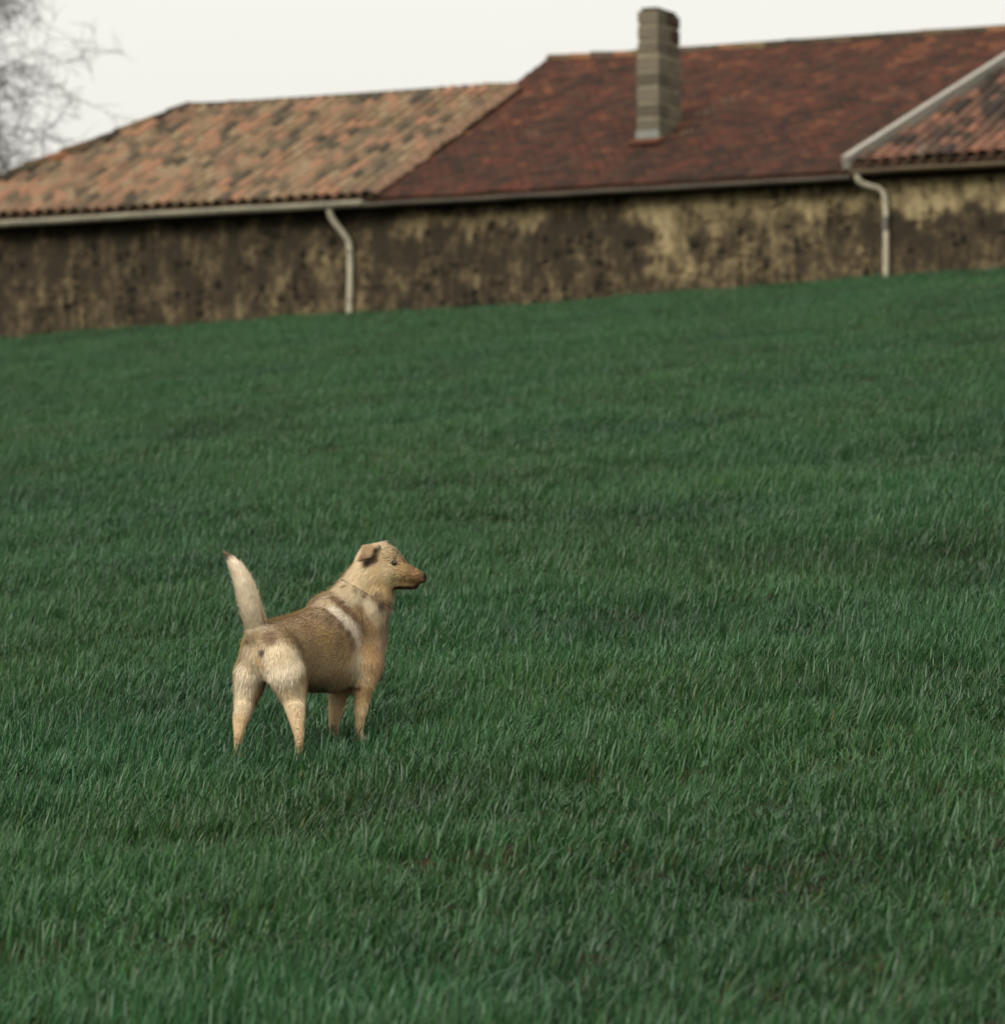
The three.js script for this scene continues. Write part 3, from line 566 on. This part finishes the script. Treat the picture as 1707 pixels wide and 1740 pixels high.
// coat: place on the skin, spread, linear colour
const DOG_COAT = [
  [-0.2031, 0.6908, 0.2465, 0.0329, 0.73, 0.61, 0.445],
  [-0.1643, 0.6088, 0.2618, 0.0494, 0.73, 0.617, 0.445],
  [-0.1482, 0.5172, 0.2542, 0.0494, 0.716, 0.604, 0.434],
  [-0.138, 0.4585, 0.2366, 0.0274, 0.617, 0.503, 0.328],
  [-0.2318, 0.7119, 0.2369, 0.0165, 0.089, 0.045, 0.025],
  [-0.2225, 0.7118, 0.2395, 0.0165, 0.102, 0.054, 0.03],
  [-0.2115, 0.7046, 0.2419, 0.0121, 0.305, 0.205, 0.122],
  [-0.1679, 0.3689, 0.1701, 0.0439, 0.672, 0.539, 0.342],
  [-0.1801, 0.2886, 0.1352, 0.0494, 0.73, 0.61, 0.429],
  [-0.176, 0.208, 0.1028, 0.0439, 0.68, 0.546, 0.352],
  [-0.1842, 0.1253, 0.1531, 0.0329, 0.624, 0.44, 0.231],
  [-0.1948, 0.0547, 0.1548, 0.0274, 0.527, 0.337, 0.162],
  [-0.1978, 0.0251, 0.1465, 0.0137, 0.305, 0.181, 0.084],
  [-0.1329, 0.2192, 0.0929, 0.0219, 0.546, 0.392, 0.216],
  [-0.045, 0.355, 0.2567, 0.0439, 0.753, 0.61, 0.402],
  [-0.0343, 0.3011, 0.2507, 0.0494, 0.745, 0.631, 0.445],
  [-0.0087, 0.2214, 0.2078, 0.0439, 0.672, 0.527, 0.323],
  [0.0199, 0.15, 0.2474, 0.0329, 0.631, 0.456, 0.254],
  [0.0287, 0.0796, 0.261, 0.0247, 0.578, 0.392, 0.195],
  [0.0284, 0.0313, 0.249, 0.0137, 0.352, 0.205, 0.091],
  [0.0371, 0.2864, 0.2063, 0.0175, 0.376, 0.254, 0.122],
  [-0.1061, 0.3813, 0.2446, 0.011, 0.051, 0.021, 0.012],
  [-0.1191, 0.3533, 0.2285, 0.0132, 0.604, 0.402, 0.195],
  [-0.1027, 0.3342, 0.2316, 0.0077, 0.402, 0.231, 0.093],
  [-0.1216, 0.4205, 0.2389, 0.0247, 0.376, 0.27, 0.144],
  [-0.0727, 0.4257, 0.2446, 0.0219, 0.188, 0.117, 0.058],
  [-0.0704, 0.4827, 0.1739, 0.0247, 0.392, 0.27, 0.156],
  [-0.0277, 0.4781, 0.1548, 0.0329, 0.352, 0.242, 0.122],
  [-0.004, 0.4327, 0.2047, 0.0329, 0.305, 0.205, 0.091],
  [0.0567, 0.4701, 0.0834, 0.0329, 0.296, 0.184, 0.089],
  [0.1246, 0.4986, -0.0108, 0.0143, 0.195, 0.114, 0.058],
  [0.0871, 0.5069, 0.0136, 0.0219, 0.287, 0.181, 0.093],
  [0.0475, 0.4085, 0.1269, 0.0384, 0.342, 0.227, 0.107],
  [0.1151, 0.4285, 0.032, 0.0439, 0.413, 0.27, 0.12],
  [0.1783, 0.3989, -0.0535, 0.0329, 0.305, 0.195, 0.087],
  [0.0788, 0.3556, 0.0845, 0.0384, 0.314, 0.209, 0.102],
  [0.152, 0.3428, -0.02, 0.0439, 0.342, 0.227, 0.109],
  [0.0988, 0.2921, 0.0256, 0.0439, 0.332, 0.238, 0.122],
  [0.1228, 0.2544, -0.0839, 0.0329, 0.381, 0.296, 0.168],
  [0.075, 0.2502, -0.0364, 0.0274, 0.361, 0.27, 0.15],
  [0.183, 0.2957, -0.0878, 0.0274, 0.314, 0.212, 0.105],
  [0.2047, 0.4168, -0.0913, 0.0165, 0.238, 0.147, 0.072],
  [0.0129, 0.5003, 0.0791, 0.0274, 0.376, 0.262, 0.141],
  [0.0526, 0.5352, -0.0314, 0.0274, 0.456, 0.337, 0.202],
  [0.0943, 0.5656, -0.0975, 0.0274, 0.468, 0.352, 0.212],
  [0.1251, 0.6073, -0.1653, 0.0274, 0.527, 0.413, 0.25],
  [0.1401, 0.5425, -0.0739, 0.011, 0.761, 0.658, 0.515],
  [0.1529, 0.5314, -0.0707, 0.011, 0.776, 0.672, 0.527],
  [0.1819, 0.5075, -0.0771, 0.011, 0.776, 0.672, 0.527],
  [0.2099, 0.4764, -0.0981, 0.011, 0.761, 0.658, 0.503],
  [0.1666, 0.5205, -0.0721, 0.0132, 0.761, 0.658, 0.503],
  [0.1965, 0.4936, -0.086, 0.0132, 0.761, 0.658, 0.503],
  [0.2206, 0.4616, -0.1121, 0.0132, 0.716, 0.61, 0.445],
  [0.2285, 0.4346, -0.1258, 0.0143, 0.631, 0.515, 0.332],
  [0.2261, 0.3682, -0.1175, 0.0219, 0.479, 0.381, 0.216],
  [0.2206, 0.3242, -0.1185, 0.0247, 0.445, 0.352, 0.202],
  [0.2202, 0.2917, -0.1358, 0.0165, 0.381, 0.27, 0.133],
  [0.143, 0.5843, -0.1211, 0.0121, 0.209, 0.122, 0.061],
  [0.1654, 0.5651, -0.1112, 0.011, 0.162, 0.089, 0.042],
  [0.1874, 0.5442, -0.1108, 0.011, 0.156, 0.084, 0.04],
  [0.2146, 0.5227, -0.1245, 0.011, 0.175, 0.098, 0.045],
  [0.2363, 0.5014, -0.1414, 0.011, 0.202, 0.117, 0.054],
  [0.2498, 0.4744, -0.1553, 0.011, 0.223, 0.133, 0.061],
  [0.1123, 0.536, -0.0506, 0.0088, 0.262, 0.162, 0.084],
  [0.1402, 0.5107, -0.0375, 0.0099, 0.195, 0.114, 0.058],
  [0.1674, 0.4864, -0.0471, 0.0099, 0.195, 0.114, 0.054],
  [0.1941, 0.4601, -0.0744, 0.0099, 0.195, 0.114, 0.054],
  [0.2074, 0.4333, -0.093, 0.0099, 0.246, 0.153, 0.074],
  [0.2357, 0.5464, -0.1618, 0.0219, 0.305, 0.195, 0.091],
  [0.2631, 0.4806, -0.1738, 0.0247, 0.296, 0.181, 0.076],
  [0.269, 0.4084, -0.1612, 0.0329, 0.376, 0.231, 0.098],
  [0.275, 0.3526, -0.1448, 0.0329, 0.413, 0.262, 0.12],
  [0.3008, 0.4381, -0.2163, 0.0192, 0.328, 0.223, 0.117],
  [0.3089, 0.4826, -0.2225, 0.0137, 0.305, 0.216, 0.122],
  [0.1804, 0.6126, -0.1597, 0.0192, 0.497, 0.386, 0.231],
  [0.2244, 0.5909, -0.168, 0.0192, 0.558, 0.456, 0.292],
  [0.2626, 0.5642, -0.1882, 0.0192, 0.591, 0.479, 0.314],
  [0.2928, 0.526, -0.2018, 0.0165, 0.445, 0.342, 0.205],
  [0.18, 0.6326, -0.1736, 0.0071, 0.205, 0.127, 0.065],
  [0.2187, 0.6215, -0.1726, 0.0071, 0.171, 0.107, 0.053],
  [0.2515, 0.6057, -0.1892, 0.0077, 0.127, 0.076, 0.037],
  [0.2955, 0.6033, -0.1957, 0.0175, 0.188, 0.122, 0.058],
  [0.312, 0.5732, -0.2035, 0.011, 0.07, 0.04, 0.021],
  [0.3338, 0.5821, -0.2181, 0.0137, 0.305, 0.195, 0.089],
  [0.2012, 0.6811, -0.203, 0.0329, 0.558, 0.423, 0.25],
  [0.2349, 0.6526, -0.1864, 0.0274, 0.578, 0.44, 0.25],
  [0.1623, 0.6539, -0.2117, 0.0219, 0.527, 0.386, 0.231],
  [0.2735, 0.6363, -0.1924, 0.0219, 0.44, 0.314, 0.156],
  [0.3116, 0.7756, -0.208, 0.0219, 0.624, 0.456, 0.262],
  [0.3285, 0.7417, -0.1955, 0.0219, 0.624, 0.456, 0.238],
  [0.3012, 0.6747, -0.1858, 0.0274, 0.552, 0.407, 0.209],
  [0.3342, 0.6697, -0.1954, 0.0274, 0.61, 0.462, 0.246],
  [0.3121, 0.6421, -0.1969, 0.0197, 0.445, 0.305, 0.138],
  [0.3617, 0.6591, -0.2049, 0.0219, 0.624, 0.456, 0.212],
  [0.3893, 0.6922, -0.2027, 0.0241, 0.61, 0.381, 0.162],
  [0.4224, 0.6803, -0.2096, 0.023, 0.591, 0.323, 0.138],
  [0.4445, 0.6678, -0.2126, 0.0165, 0.565, 0.305, 0.144],
  [0.3947, 0.6538, -0.211, 0.0192, 0.591, 0.386, 0.162],
  [0.4223, 0.6485, -0.2164, 0.0137, 0.386, 0.223, 0.089],
  [0.3751, 0.6269, -0.2275, 0.0055, 0.042, 0.021, 0.015],
  [0.4028, 0.6279, -0.2258, 0.0055, 0.037, 0.019, 0.014],
  [0.4305, 0.6307, -0.2255, 0.0055, 0.061, 0.03, 0.021],
  [0.389, 0.6279, -0.2255, 0.0055, 0.034, 0.018, 0.013],
  [0.364, 0.6248, -0.2294, 0.0055, 0.058, 0.03, 0.018],
  [0.4167, 0.6274, -0.2264, 0.0055, 0.04, 0.019, 0.015],
  [0.4442, 0.6344, -0.2341, 0.0049, 0.127, 0.065, 0.038],
  [0.4665, 0.6645, -0.2242, 0.0049, 0.08, 0.027, 0.021],
  [0.3572, 0.7159, -0.2008, 0.0082, 0.054, 0.03, 0.018],
  [0.3738, 0.7111, -0.2048, 0.0044, 0.188, 0.084, 0.037],
  [0.3615, 0.7357, -0.2087, 0.0055, 0.262, 0.138, 0.061],
  [0.3668, 0.7513, -0.2205, 0.0165, 0.591, 0.423, 0.231],
  [0.257, 0.763, -0.1805, 0.0192, 0.386, 0.25, 0.12],
  [0.2437, 0.7342, -0.1593, 0.011, 0.242, 0.141, 0.068],
  [0.2903, 0.7598, -0.1727, 0.0077, 0.04, 0.025, 0.015],
  [0.2872, 0.7303, -0.1903, 0.0121, 0.162, 0.095, 0.041],
  [0.2651, 0.7137, -0.1912, 0.0082, 0.065, 0.038, 0.021],
  [0.2307, 0.2264, -0.1616, 0.0247, 0.527, 0.337, 0.147],
  [0.2361, 0.1824, -0.1676, 0.0219, 0.624, 0.44, 0.223],
  [0.2305, 0.1467, -0.1729, 0.0165, 0.558, 0.386, 0.188],
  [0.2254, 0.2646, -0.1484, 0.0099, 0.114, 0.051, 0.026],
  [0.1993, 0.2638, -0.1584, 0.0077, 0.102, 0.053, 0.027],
  [0.2637, 0.2429, -0.1619, 0.0219, 0.456, 0.283, 0.12],
  [0.14, 0.2065, -0.2432, 0.0274, 0.591, 0.423, 0.223],
  [0.1288, 0.1514, -0.2514, 0.0219, 0.558, 0.386, 0.202],
  [0.1675, 0.2067, -0.2509, 0.0165, 0.456, 0.305, 0.15],
  [0.1344, 0.1127, -0.2535, 0.0137, 0.305, 0.195, 0.098],
  [0.3393, 0.6126, -0.2189, 0.0121, 0.376, 0.246, 0.112],
];
// how the hair lies: place, direction, length
const DOG_HAIR = [
  [-0.2319, 0.7113, 0.23, -0.56, 0.83, 0.0, 0.011],
  [-0.1913, 0.654, 0.24, -0.34, 0.94, 0.0, 0.015],
  [-0.16, 0.5599, 0.23, -0.22, 0.97, 0.13, 0.017],
  [-0.135, 0.4763, 0.22, -0.19, 0.97, 0.15, 0.017],
  [-0.0981, 0.4771, 0.2, -0.54, -0.21, 0.82, 0.015],
  [-0.1952, 0.353, 0.14, -0.18, -0.89, 0.42, 0.015],
  [-0.1525, 0.3316, 0.15, -0.01, -0.97, 0.26, 0.015],
  [-0.0427, 0.3278, 0.26, -0.08, -0.99, 0.13, 0.015],
  [0.0187, 0.3082, 0.22, -0.05, -0.99, 0.13, 0.015],
  [-0.0077, 0.2321, 0.24, 0.04, -0.99, 0.16, 0.011],
  [-0.1642, 0.2356, 0.12, -0.06, -0.99, 0.16, 0.011],
  [0.0089, 0.1715, 0.23, 0.01, -0.97, 0.26, 0.01],
  [-0.1809, 0.1744, 0.12, -0.07, -0.96, 0.26, 0.01],
  [0.027, 0.0515, 0.26, 0.0, -1.0, 0.0, 0.006],
  [-0.1959, 0.0537, 0.15, -0.03, -1.0, 0.0, 0.006],
  [0.0457, 0.4178, 0.1, -0.5, -0.24, 0.83, 0.015],
  [0.1271, 0.4216, 0.0, -0.49, -0.29, 0.82, 0.017],
  [0.0865, 0.2926, 0.05, -0.32, -0.54, 0.78, 0.017],
  [0.081, 0.5536, -0.1, -0.47, -0.3, 0.83, 0.015],
  [0.2088, 0.4262, -0.12, -0.22, -0.79, 0.57, 0.017],
  [0.2923, 0.4507, -0.2, -0.2, -0.91, 0.36, 0.017],
  [0.2608, 0.3428, -0.18, -0.09, -0.95, 0.29, 0.015],
  [0.2422, 0.2138, -0.16, -0.06, -1.0, 0.0, 0.011],
  [0.1458, 0.1945, -0.24, -0.11, -0.99, 0.0, 0.011],
  [0.2315, 0.1178, -0.17, -0.04, -1.0, 0.0, 0.005],
  [0.1349, 0.1196, -0.25, 0.0, -1.0, 0.0, 0.005],
  [0.1848, 0.6547, -0.2, -0.5, -0.72, 0.48, 0.017],
  [0.2497, 0.643, -0.18, -0.5, -0.83, 0.24, 0.017],
  [0.3132, 0.5912, -0.22, -0.31, -0.94, 0.14, 0.017],
  [0.2393, 0.5567, -0.17, -0.37, -0.79, 0.48, 0.017],
  [0.3129, 0.7633, -0.22, -0.98, -0.2, 0.0, 0.007],
  [0.2925, 0.6859, -0.18, -0.83, -0.56, 0.0, 0.015],
  [0.3605, 0.6982, -0.21, -0.95, -0.23, 0.2, 0.005],
  [0.4312, 0.6772, -0.22, -0.97, 0.18, 0.18, 0.003],
  [0.399, 0.6342, -0.22, -0.98, -0.01, 0.18, 0.004],
  [0.2712, 0.7541, -0.17, -0.78, -0.63, 0.0, 0.005],
];
const DOG_EYE = [0.3585, 0.716, -0.2012];
const DOG_COLLAR = { at: [0.2523, 0.6034, -0.25], axis: [0.4948, 0.869, 0.0] };
const DOG_NOSE = [0.4567, 0.6653, -0.24];

{
  const at = V(...DOG_AT); at.y = ground(at.x, at.z);
  const dog = thing('dog', 'tan and cream dog standing in the grass with tail up, looking right', 'dog', at);
  const roundCone = (px, py, pz, A, B) => {
    const bx = B[0] - A[0], by = B[1] - A[1], bz = B[2] - A[2], l2 = bx * bx + by * by + bz * bz, rr = A[3] - B[3], a2 = l2 - rr * rr, il2 = 1 / l2;
    const ax = px - A[0], ay = py - A[1], az = pz - A[2], y = ax * bx + ay * by + az * bz, z = y - l2;
    const vx = ax * l2 - bx * y, vy = ay * l2 - by * y, vz = az * l2 - bz * y, x2 = vx * vx + vy * vy + vz * vz, y2 = y * y * l2, z2 = z * z * l2, k = Math.sign(rr) * rr * rr * x2;
    if (Math.sign(z) * a2 * z2 > k) return Math.sqrt(x2 + z2) * il2 - B[3];
    if (Math.sign(y) * a2 * y2 < k) return Math.sqrt(x2 + y2) * il2 - A[3];
    return (Math.sqrt(x2 * a2 * il2) + y * rr) * il2 - A[3];
  };
  
  const tri = new THREE.Triangle(), near = V(0, 0, 0), probe = V(0, 0, 0), ears = DOG_EARS.map(([k, t, v]) => [k, t, new THREE.Triangle(...v.map((q) => V(...q)))]); void tri;
  const smin = (a, b, k) => { const h = Math.max(k - Math.abs(a - b), 0) / k; return Math.min(a, b) - h * h * k * 0.25; };
  const body = (x, y, z) => {
    let d = 9; for (const [, k, j] of DOG_BONES) { let c = 9; for (let i = 1; i < j.length; i++) c = Math.min(c, roundCone(x, y, z, j[i - 1], j[i])); d = smin(d, c, k); }
    for (const [k, t, T] of ears) { probe.set(x, y, z); T.closestPointToPoint(probe, near); d = smin(d, near.distanceTo(probe) - t, k); }
    return d;
  };
  // the skin: the zero surface of that field, meshed on a 4 mm grid (only the blocks it passes through are sampled)
  const lo = V(1e9, 1e9, 1e9), hi = V(-1e9, -1e9, -1e9);
  for (const [, j] of DOG_BONES.map((q) => [0, q[2]])) for (const [x, y, z, r] of j) { lo.min(V(x - r, y - r, z - r)); hi.max(V(x + r, y + r, z + r)); }
  lo.subScalar(0.02); hi.addScalar(0.02);
  const h = 0.004, B = 8, nb = ['x', 'y', 'z'].map((c) => Math.ceil((hi[c] - lo[c]) / (h * B))), n = nb.map((q) => q * B + 1), key = (i, j, k) => (k * n[1] + j) * n[0] + i;
  const val = new Float32Array(n[0] * n[1] * n[2]).fill(NaN);
  const value = (i, j, k) => { const q = key(i, j, k); if (val[q] !== val[q]) val[q] = body(lo.x + i * h, lo.y + j * h, lo.z + k * h); return val[q]; };
  const vert = new Map(), P = [], idx = [];
  const cells = [];
  for (let bk = 0; bk < nb[2]; bk++) for (let bj = 0; bj < nb[1]; bj++) for (let bi = 0; bi < nb[0]; bi++) {
    const c = body(lo.x + (bi + 0.5) * B * h, lo.y + (bj + 0.5) * B * h, lo.z + (bk + 0.5) * B * h);
    if (Math.abs(c) > B * h * 0.87 + 0.02) continue;
    for (let k = bk * B; k < (bk + 1) * B; k++) for (let j = bj * B; j < (bj + 1) * B; j++) for (let i = bi * B; i < (bi + 1) * B; i++) {
      const v = [value(i, j, k), value(i + 1, j, k), value(i, j + 1, k), value(i + 1, j + 1, k), value(i, j, k + 1), value(i + 1, j, k + 1), value(i, j + 1, k + 1), value(i + 1, j + 1, k + 1)];
      let s = 0; for (const q of v) if (q < 0) s++;
      if (s === 0 || s === 8) continue;
      let x = 0, y = 0, z = 0, m = 0;
      for (let e = 0; e < 8; e++) for (const bit of [1, 2, 4]) if (!(e & bit)) { const f = e | bit, a = v[e], b = v[f]; if (a < 0 !== b < 0) { const t = a / (a - b); x += (e & 1) + (bit === 1 ? t : 0); y += ((e >> 1) & 1) + (bit === 2 ? t : 0); z += ((e >> 2) & 1) + (bit === 4 ? t : 0); m++; } }
      vert.set(key(i, j, k), P.length / 3); P.push(lo.x + (i + x / m) * h, lo.y + (j + y / m) * h, lo.z + (k + z / m) * h); cells.push([i, j, k]);
    }
  }
  for (const [i, j, k] of cells) {
    const a = value(i, j, k), here = vert.get(key(i, j, k));
    const quad = (b, p1, p2, p3) => { if (a < 0 === b < 0) return; const q = [p1, p2, p3].map((c) => vert.get(key(...c))); if (q.some((c) => c === undefined)) return; a < 0 ? idx.push(here, q[0], q[1], here, q[1], q[2]) : idx.push(here, q[1], q[0], here, q[2], q[1]); };
    quad(value(i + 1, j, k), [i, j, k - 1], [i, j - 1, k - 1], [i, j - 1, k]);
    quad(value(i, j + 1, k), [i - 1, j, k], [i - 1, j, k - 1], [i, j, k - 1]);
    quad(value(i, j, k + 1), [i, j - 1, k], [i - 1, j - 1, k], [i - 1, j, k]);
  }
  const nv = P.length / 3, N = new Float32Array(P.length), C = new Float32Array(P.length);
  const coat = (x, y, z) => {
    let r = 0.00138, g = 0.00115, b = 0.00084, s = 0.003;
    for (const q of DOG_COAT) { const dd = ((x - q[0]) ** 2 + (y - q[1]) ** 2 + (z - q[2]) ** 2) / (q[3] * q[3]), w = 1 / (0.12 + dd) ** 3; r += q[4] * w; g += q[5] * w; b += q[6] * w; s += w; }
    return [r / s, g / s, b / s];
  };
  for (let v = 0; v < nv; v++) {
    const x = P[v * 3], y = P[v * 3 + 1], z = P[v * 3 + 2], q = 0.002;
    const g = V(body(x + q, y, z) - body(x - q, y, z), body(x, y + q, z) - body(x, y - q, z), body(x, y, z + q) - body(x, y, z - q)).normalize();
    N.set([g.x, g.y, g.z], v * 3); C.set(coat(x, y, z), v * 3);
  }
  const skin = new THREE.BufferGeometry();
  skin.setAttribute('position', new THREE.Float32BufferAttribute(P, 3)); skin.setAttribute('normal', new THREE.BufferAttribute(N, 3)); skin.setAttribute('color', new THREE.BufferAttribute(C, 3)); skin.setIndex(idx);
  mesh('body', skin, new THREE.MeshStandardMaterial({ vertexColors: true, roughness: 0.9 }), dog);

  // the coat: short bent hairs over the whole skin, lying the way a dog's hair lies
  const hair = new THREE.BufferGeometry();
  { const p = [], nn = [], ii = [], S = 3; for (let s = 0; s <= S; s++) { const t = s / S, w = 0.5 * (1 - t * 0.85); for (const e of [-1, 1]) { p.push(e * w, 0.34 * Math.sin(t * 1.5), t); nn.push(0, 1, -0.34 * 1.5 * Math.cos(t * 1.5)); } if (s) { const b = s * 2; ii.push(b - 2, b, b - 1, b - 1, b, b + 1); } }
    hair.setAttribute('position', new THREE.Float32BufferAttribute(p, 3)); hair.setAttribute('normal', new THREE.Float32BufferAttribute(nn, 3)); hair.setIndex(ii); }
  const eyeAt = V(...DOG_EYE), noseAt = V(...DOG_NOSE), rnd = random(83), mats = [], cols = [], total = 190000;
  const area = []; let sum = 0; const A = V(0, 0, 0), Bv = V(0, 0, 0), Cv = V(0, 0, 0);
  for (let f = 0; f < idx.length; f += 3) { A.fromArray(P, idx[f] * 3); Bv.fromArray(P, idx[f + 1] * 3); Cv.fromArray(P, idx[f + 2] * 3); sum += Bv.clone().sub(A).cross(Cv.clone().sub(A)).length() / 2; area.push(sum); }
  for (let f = 0, done = 0; f < area.length; f++) for (const want = (area[f] / sum) * total; done < want; done++) {
    let a = rnd(), b = rnd(); if (a + b > 1) { a = 1 - a; b = 1 - b; }
    const i0 = idx[f * 3], i1 = idx[f * 3 + 1], i2 = idx[f * 3 + 2], mix = (S, c) => S[i0 * 3 + c] * (1 - a - b) + S[i1 * 3 + c] * a + S[i2 * 3 + c] * b;
    const x = mix(P, 0), y = mix(P, 1), z = mix(P, 2), up = V(mix(N, 0), mix(N, 1), mix(N, 2)).normalize();
    let fx = 0, fy = 0, fz = 0, len = 0, s = 0;
    for (const q of DOG_HAIR) { const dd = (x - q[0]) ** 2 + (y - q[1]) ** 2 + (z - q[2]) ** 2, w = 1 / (0.0004 + dd) ** 2; fx += q[3] * w; fy += q[4] * w; fz += q[5] * w; len += q[6] * w; s += w; }
    const clump = noise3(x * 60, y * 60, z * 60), flow = V(fx / s + 0.1 * clump + 0.5 * (rnd() - 0.5), fy / s + 0.1 * noise3(x * 60 + 9, y * 60, z * 60) + 0.5 * (rnd() - 0.5), fz / s + 0.5 * (rnd() - 0.5));
    flow.addScaledVector(up, -flow.dot(up)).normalize(); if (!(flow.lengthSq() > 0.5)) continue;
    const side = up.clone().cross(flow), l = (len / s) * (0.7 + 0.8 * rnd()) * 1.1, w = (0.0011 + 0.0006 * rnd()) * (0.6 + 0.4 * Math.min(1, len / s / 0.012));
    if (eyeAt.distanceToSquared(probe.set(x, y, z)) < 0.0105 ** 2 || noseAt.distanceToSquared(probe) < 0.017 ** 2) continue;
    mats.push(new THREE.Matrix4().makeBasis(side.multiplyScalar(w), up.multiplyScalar(l * (0.5 + 0.9 * rnd()) * (rnd() < 0.1 ? 2 : 1)), flow.multiplyScalar(l)).setPosition(x, y, z));
    const c = [mix(C, 0), mix(C, 1), mix(C, 2)], lum = c[0] + c[1] + c[2], sable = lum < 0.95 && len / s > 0.012 ? (rnd() < 0.28 ? 0.66 : 1.28) : 1, k = (0.86 + 0.28 * rnd()) * sable * (1 + 0.03 * clump + 0.1 * noise3(x * 150, y * 150, z * 150));
    cols.push(new THREE.Color().setRGB(...c.map((q) => Math.min(0.9, q ** 0.9 * k))));           // one hair is paler than the coat it makes
  }
  const fur = new THREE.InstancedMesh(hair, new THREE.MeshStandardMaterial({ roughness: 0.75, side: THREE.DoubleSide }), mats.length);
  mats.forEach((m, i) => { fur.setMatrixAt(i, m); fur.setColorAt(i, cols[i]); });
  fur.name = 'fur'; fur.userData.kind = 'stuff'; fur.castShadow = fur.receiveShadow = true;
  dog.add(fur);

  // eye, nose and collar
  const eye = mesh('eye', new THREE.SphereGeometry(0.0095, 20, 14).translate(...DOG_EYE).translate(-0.001, 0, -0.0046), new THREE.MeshStandardMaterial({ color: srgb(38, 24, 16), roughness: 0.5 }), dog);
  mesh('pupil', new THREE.SphereGeometry(0.0045, 14, 10).translate(...DOG_EYE).translate(-0.001, 0.0005, 0.0008), new THREE.MeshStandardMaterial({ color: srgb(14, 10, 9), roughness: 0.35 }), eye);
  mesh('nose', new THREE.SphereGeometry(1, 20, 14).scale(0.012, 0.0105, 0.016).translate(...DOG_NOSE), new THREE.MeshStandardMaterial({ color: srgb(74, 44, 40), roughness: 0.4 }), dog);
  const axis = V(...DOG_COLLAR.axis), cu = V(0, 0, 1).cross(axis).normalize(), cv = axis.clone().cross(cu), c0 = V(...DOG_COLLAR.at), ring = [];
  for (let k = 0; k < 48; k++) {
    const a = (k / 48) * Math.PI * 2, w = cu.clone().multiplyScalar(Math.cos(a)).addScaledVector(cv, Math.sin(a)); let t = 0.02;
    while (t < 0.2 && body(c0.x + w.x * t, c0.y + w.y * t, c0.z + w.z * t) < 0.001) t += 0.001;
    ring.push(c0.clone().addScaledVector(w, t));
  }
  const collar = mesh('collar', new THREE.TubeGeometry(new THREE.CatmullRomCurve3(ring, true), 96, 0.0045, 8, true), new THREE.MeshStandardMaterial({ color: srgb(44, 34, 30), roughness: 0.7 }), dog);
  let front = ring[0]; for (const q of ring) if (q.x - q.y * 0.6 > front.x - front.y * 0.6) front = q;
  mesh('tag', new THREE.CylinderGeometry(0.006, 0.006, 0.002, 18).rotateX(Math.PI / 2 - 0.3).translate(front.x + 0.003, front.y - 0.012, front.z + 0.006), new THREE.MeshStandardMaterial({ color: srgb(120, 116, 106), roughness: 0.45, metalness: 0.8 }), collar);
}

renderer.render(scene, camera);
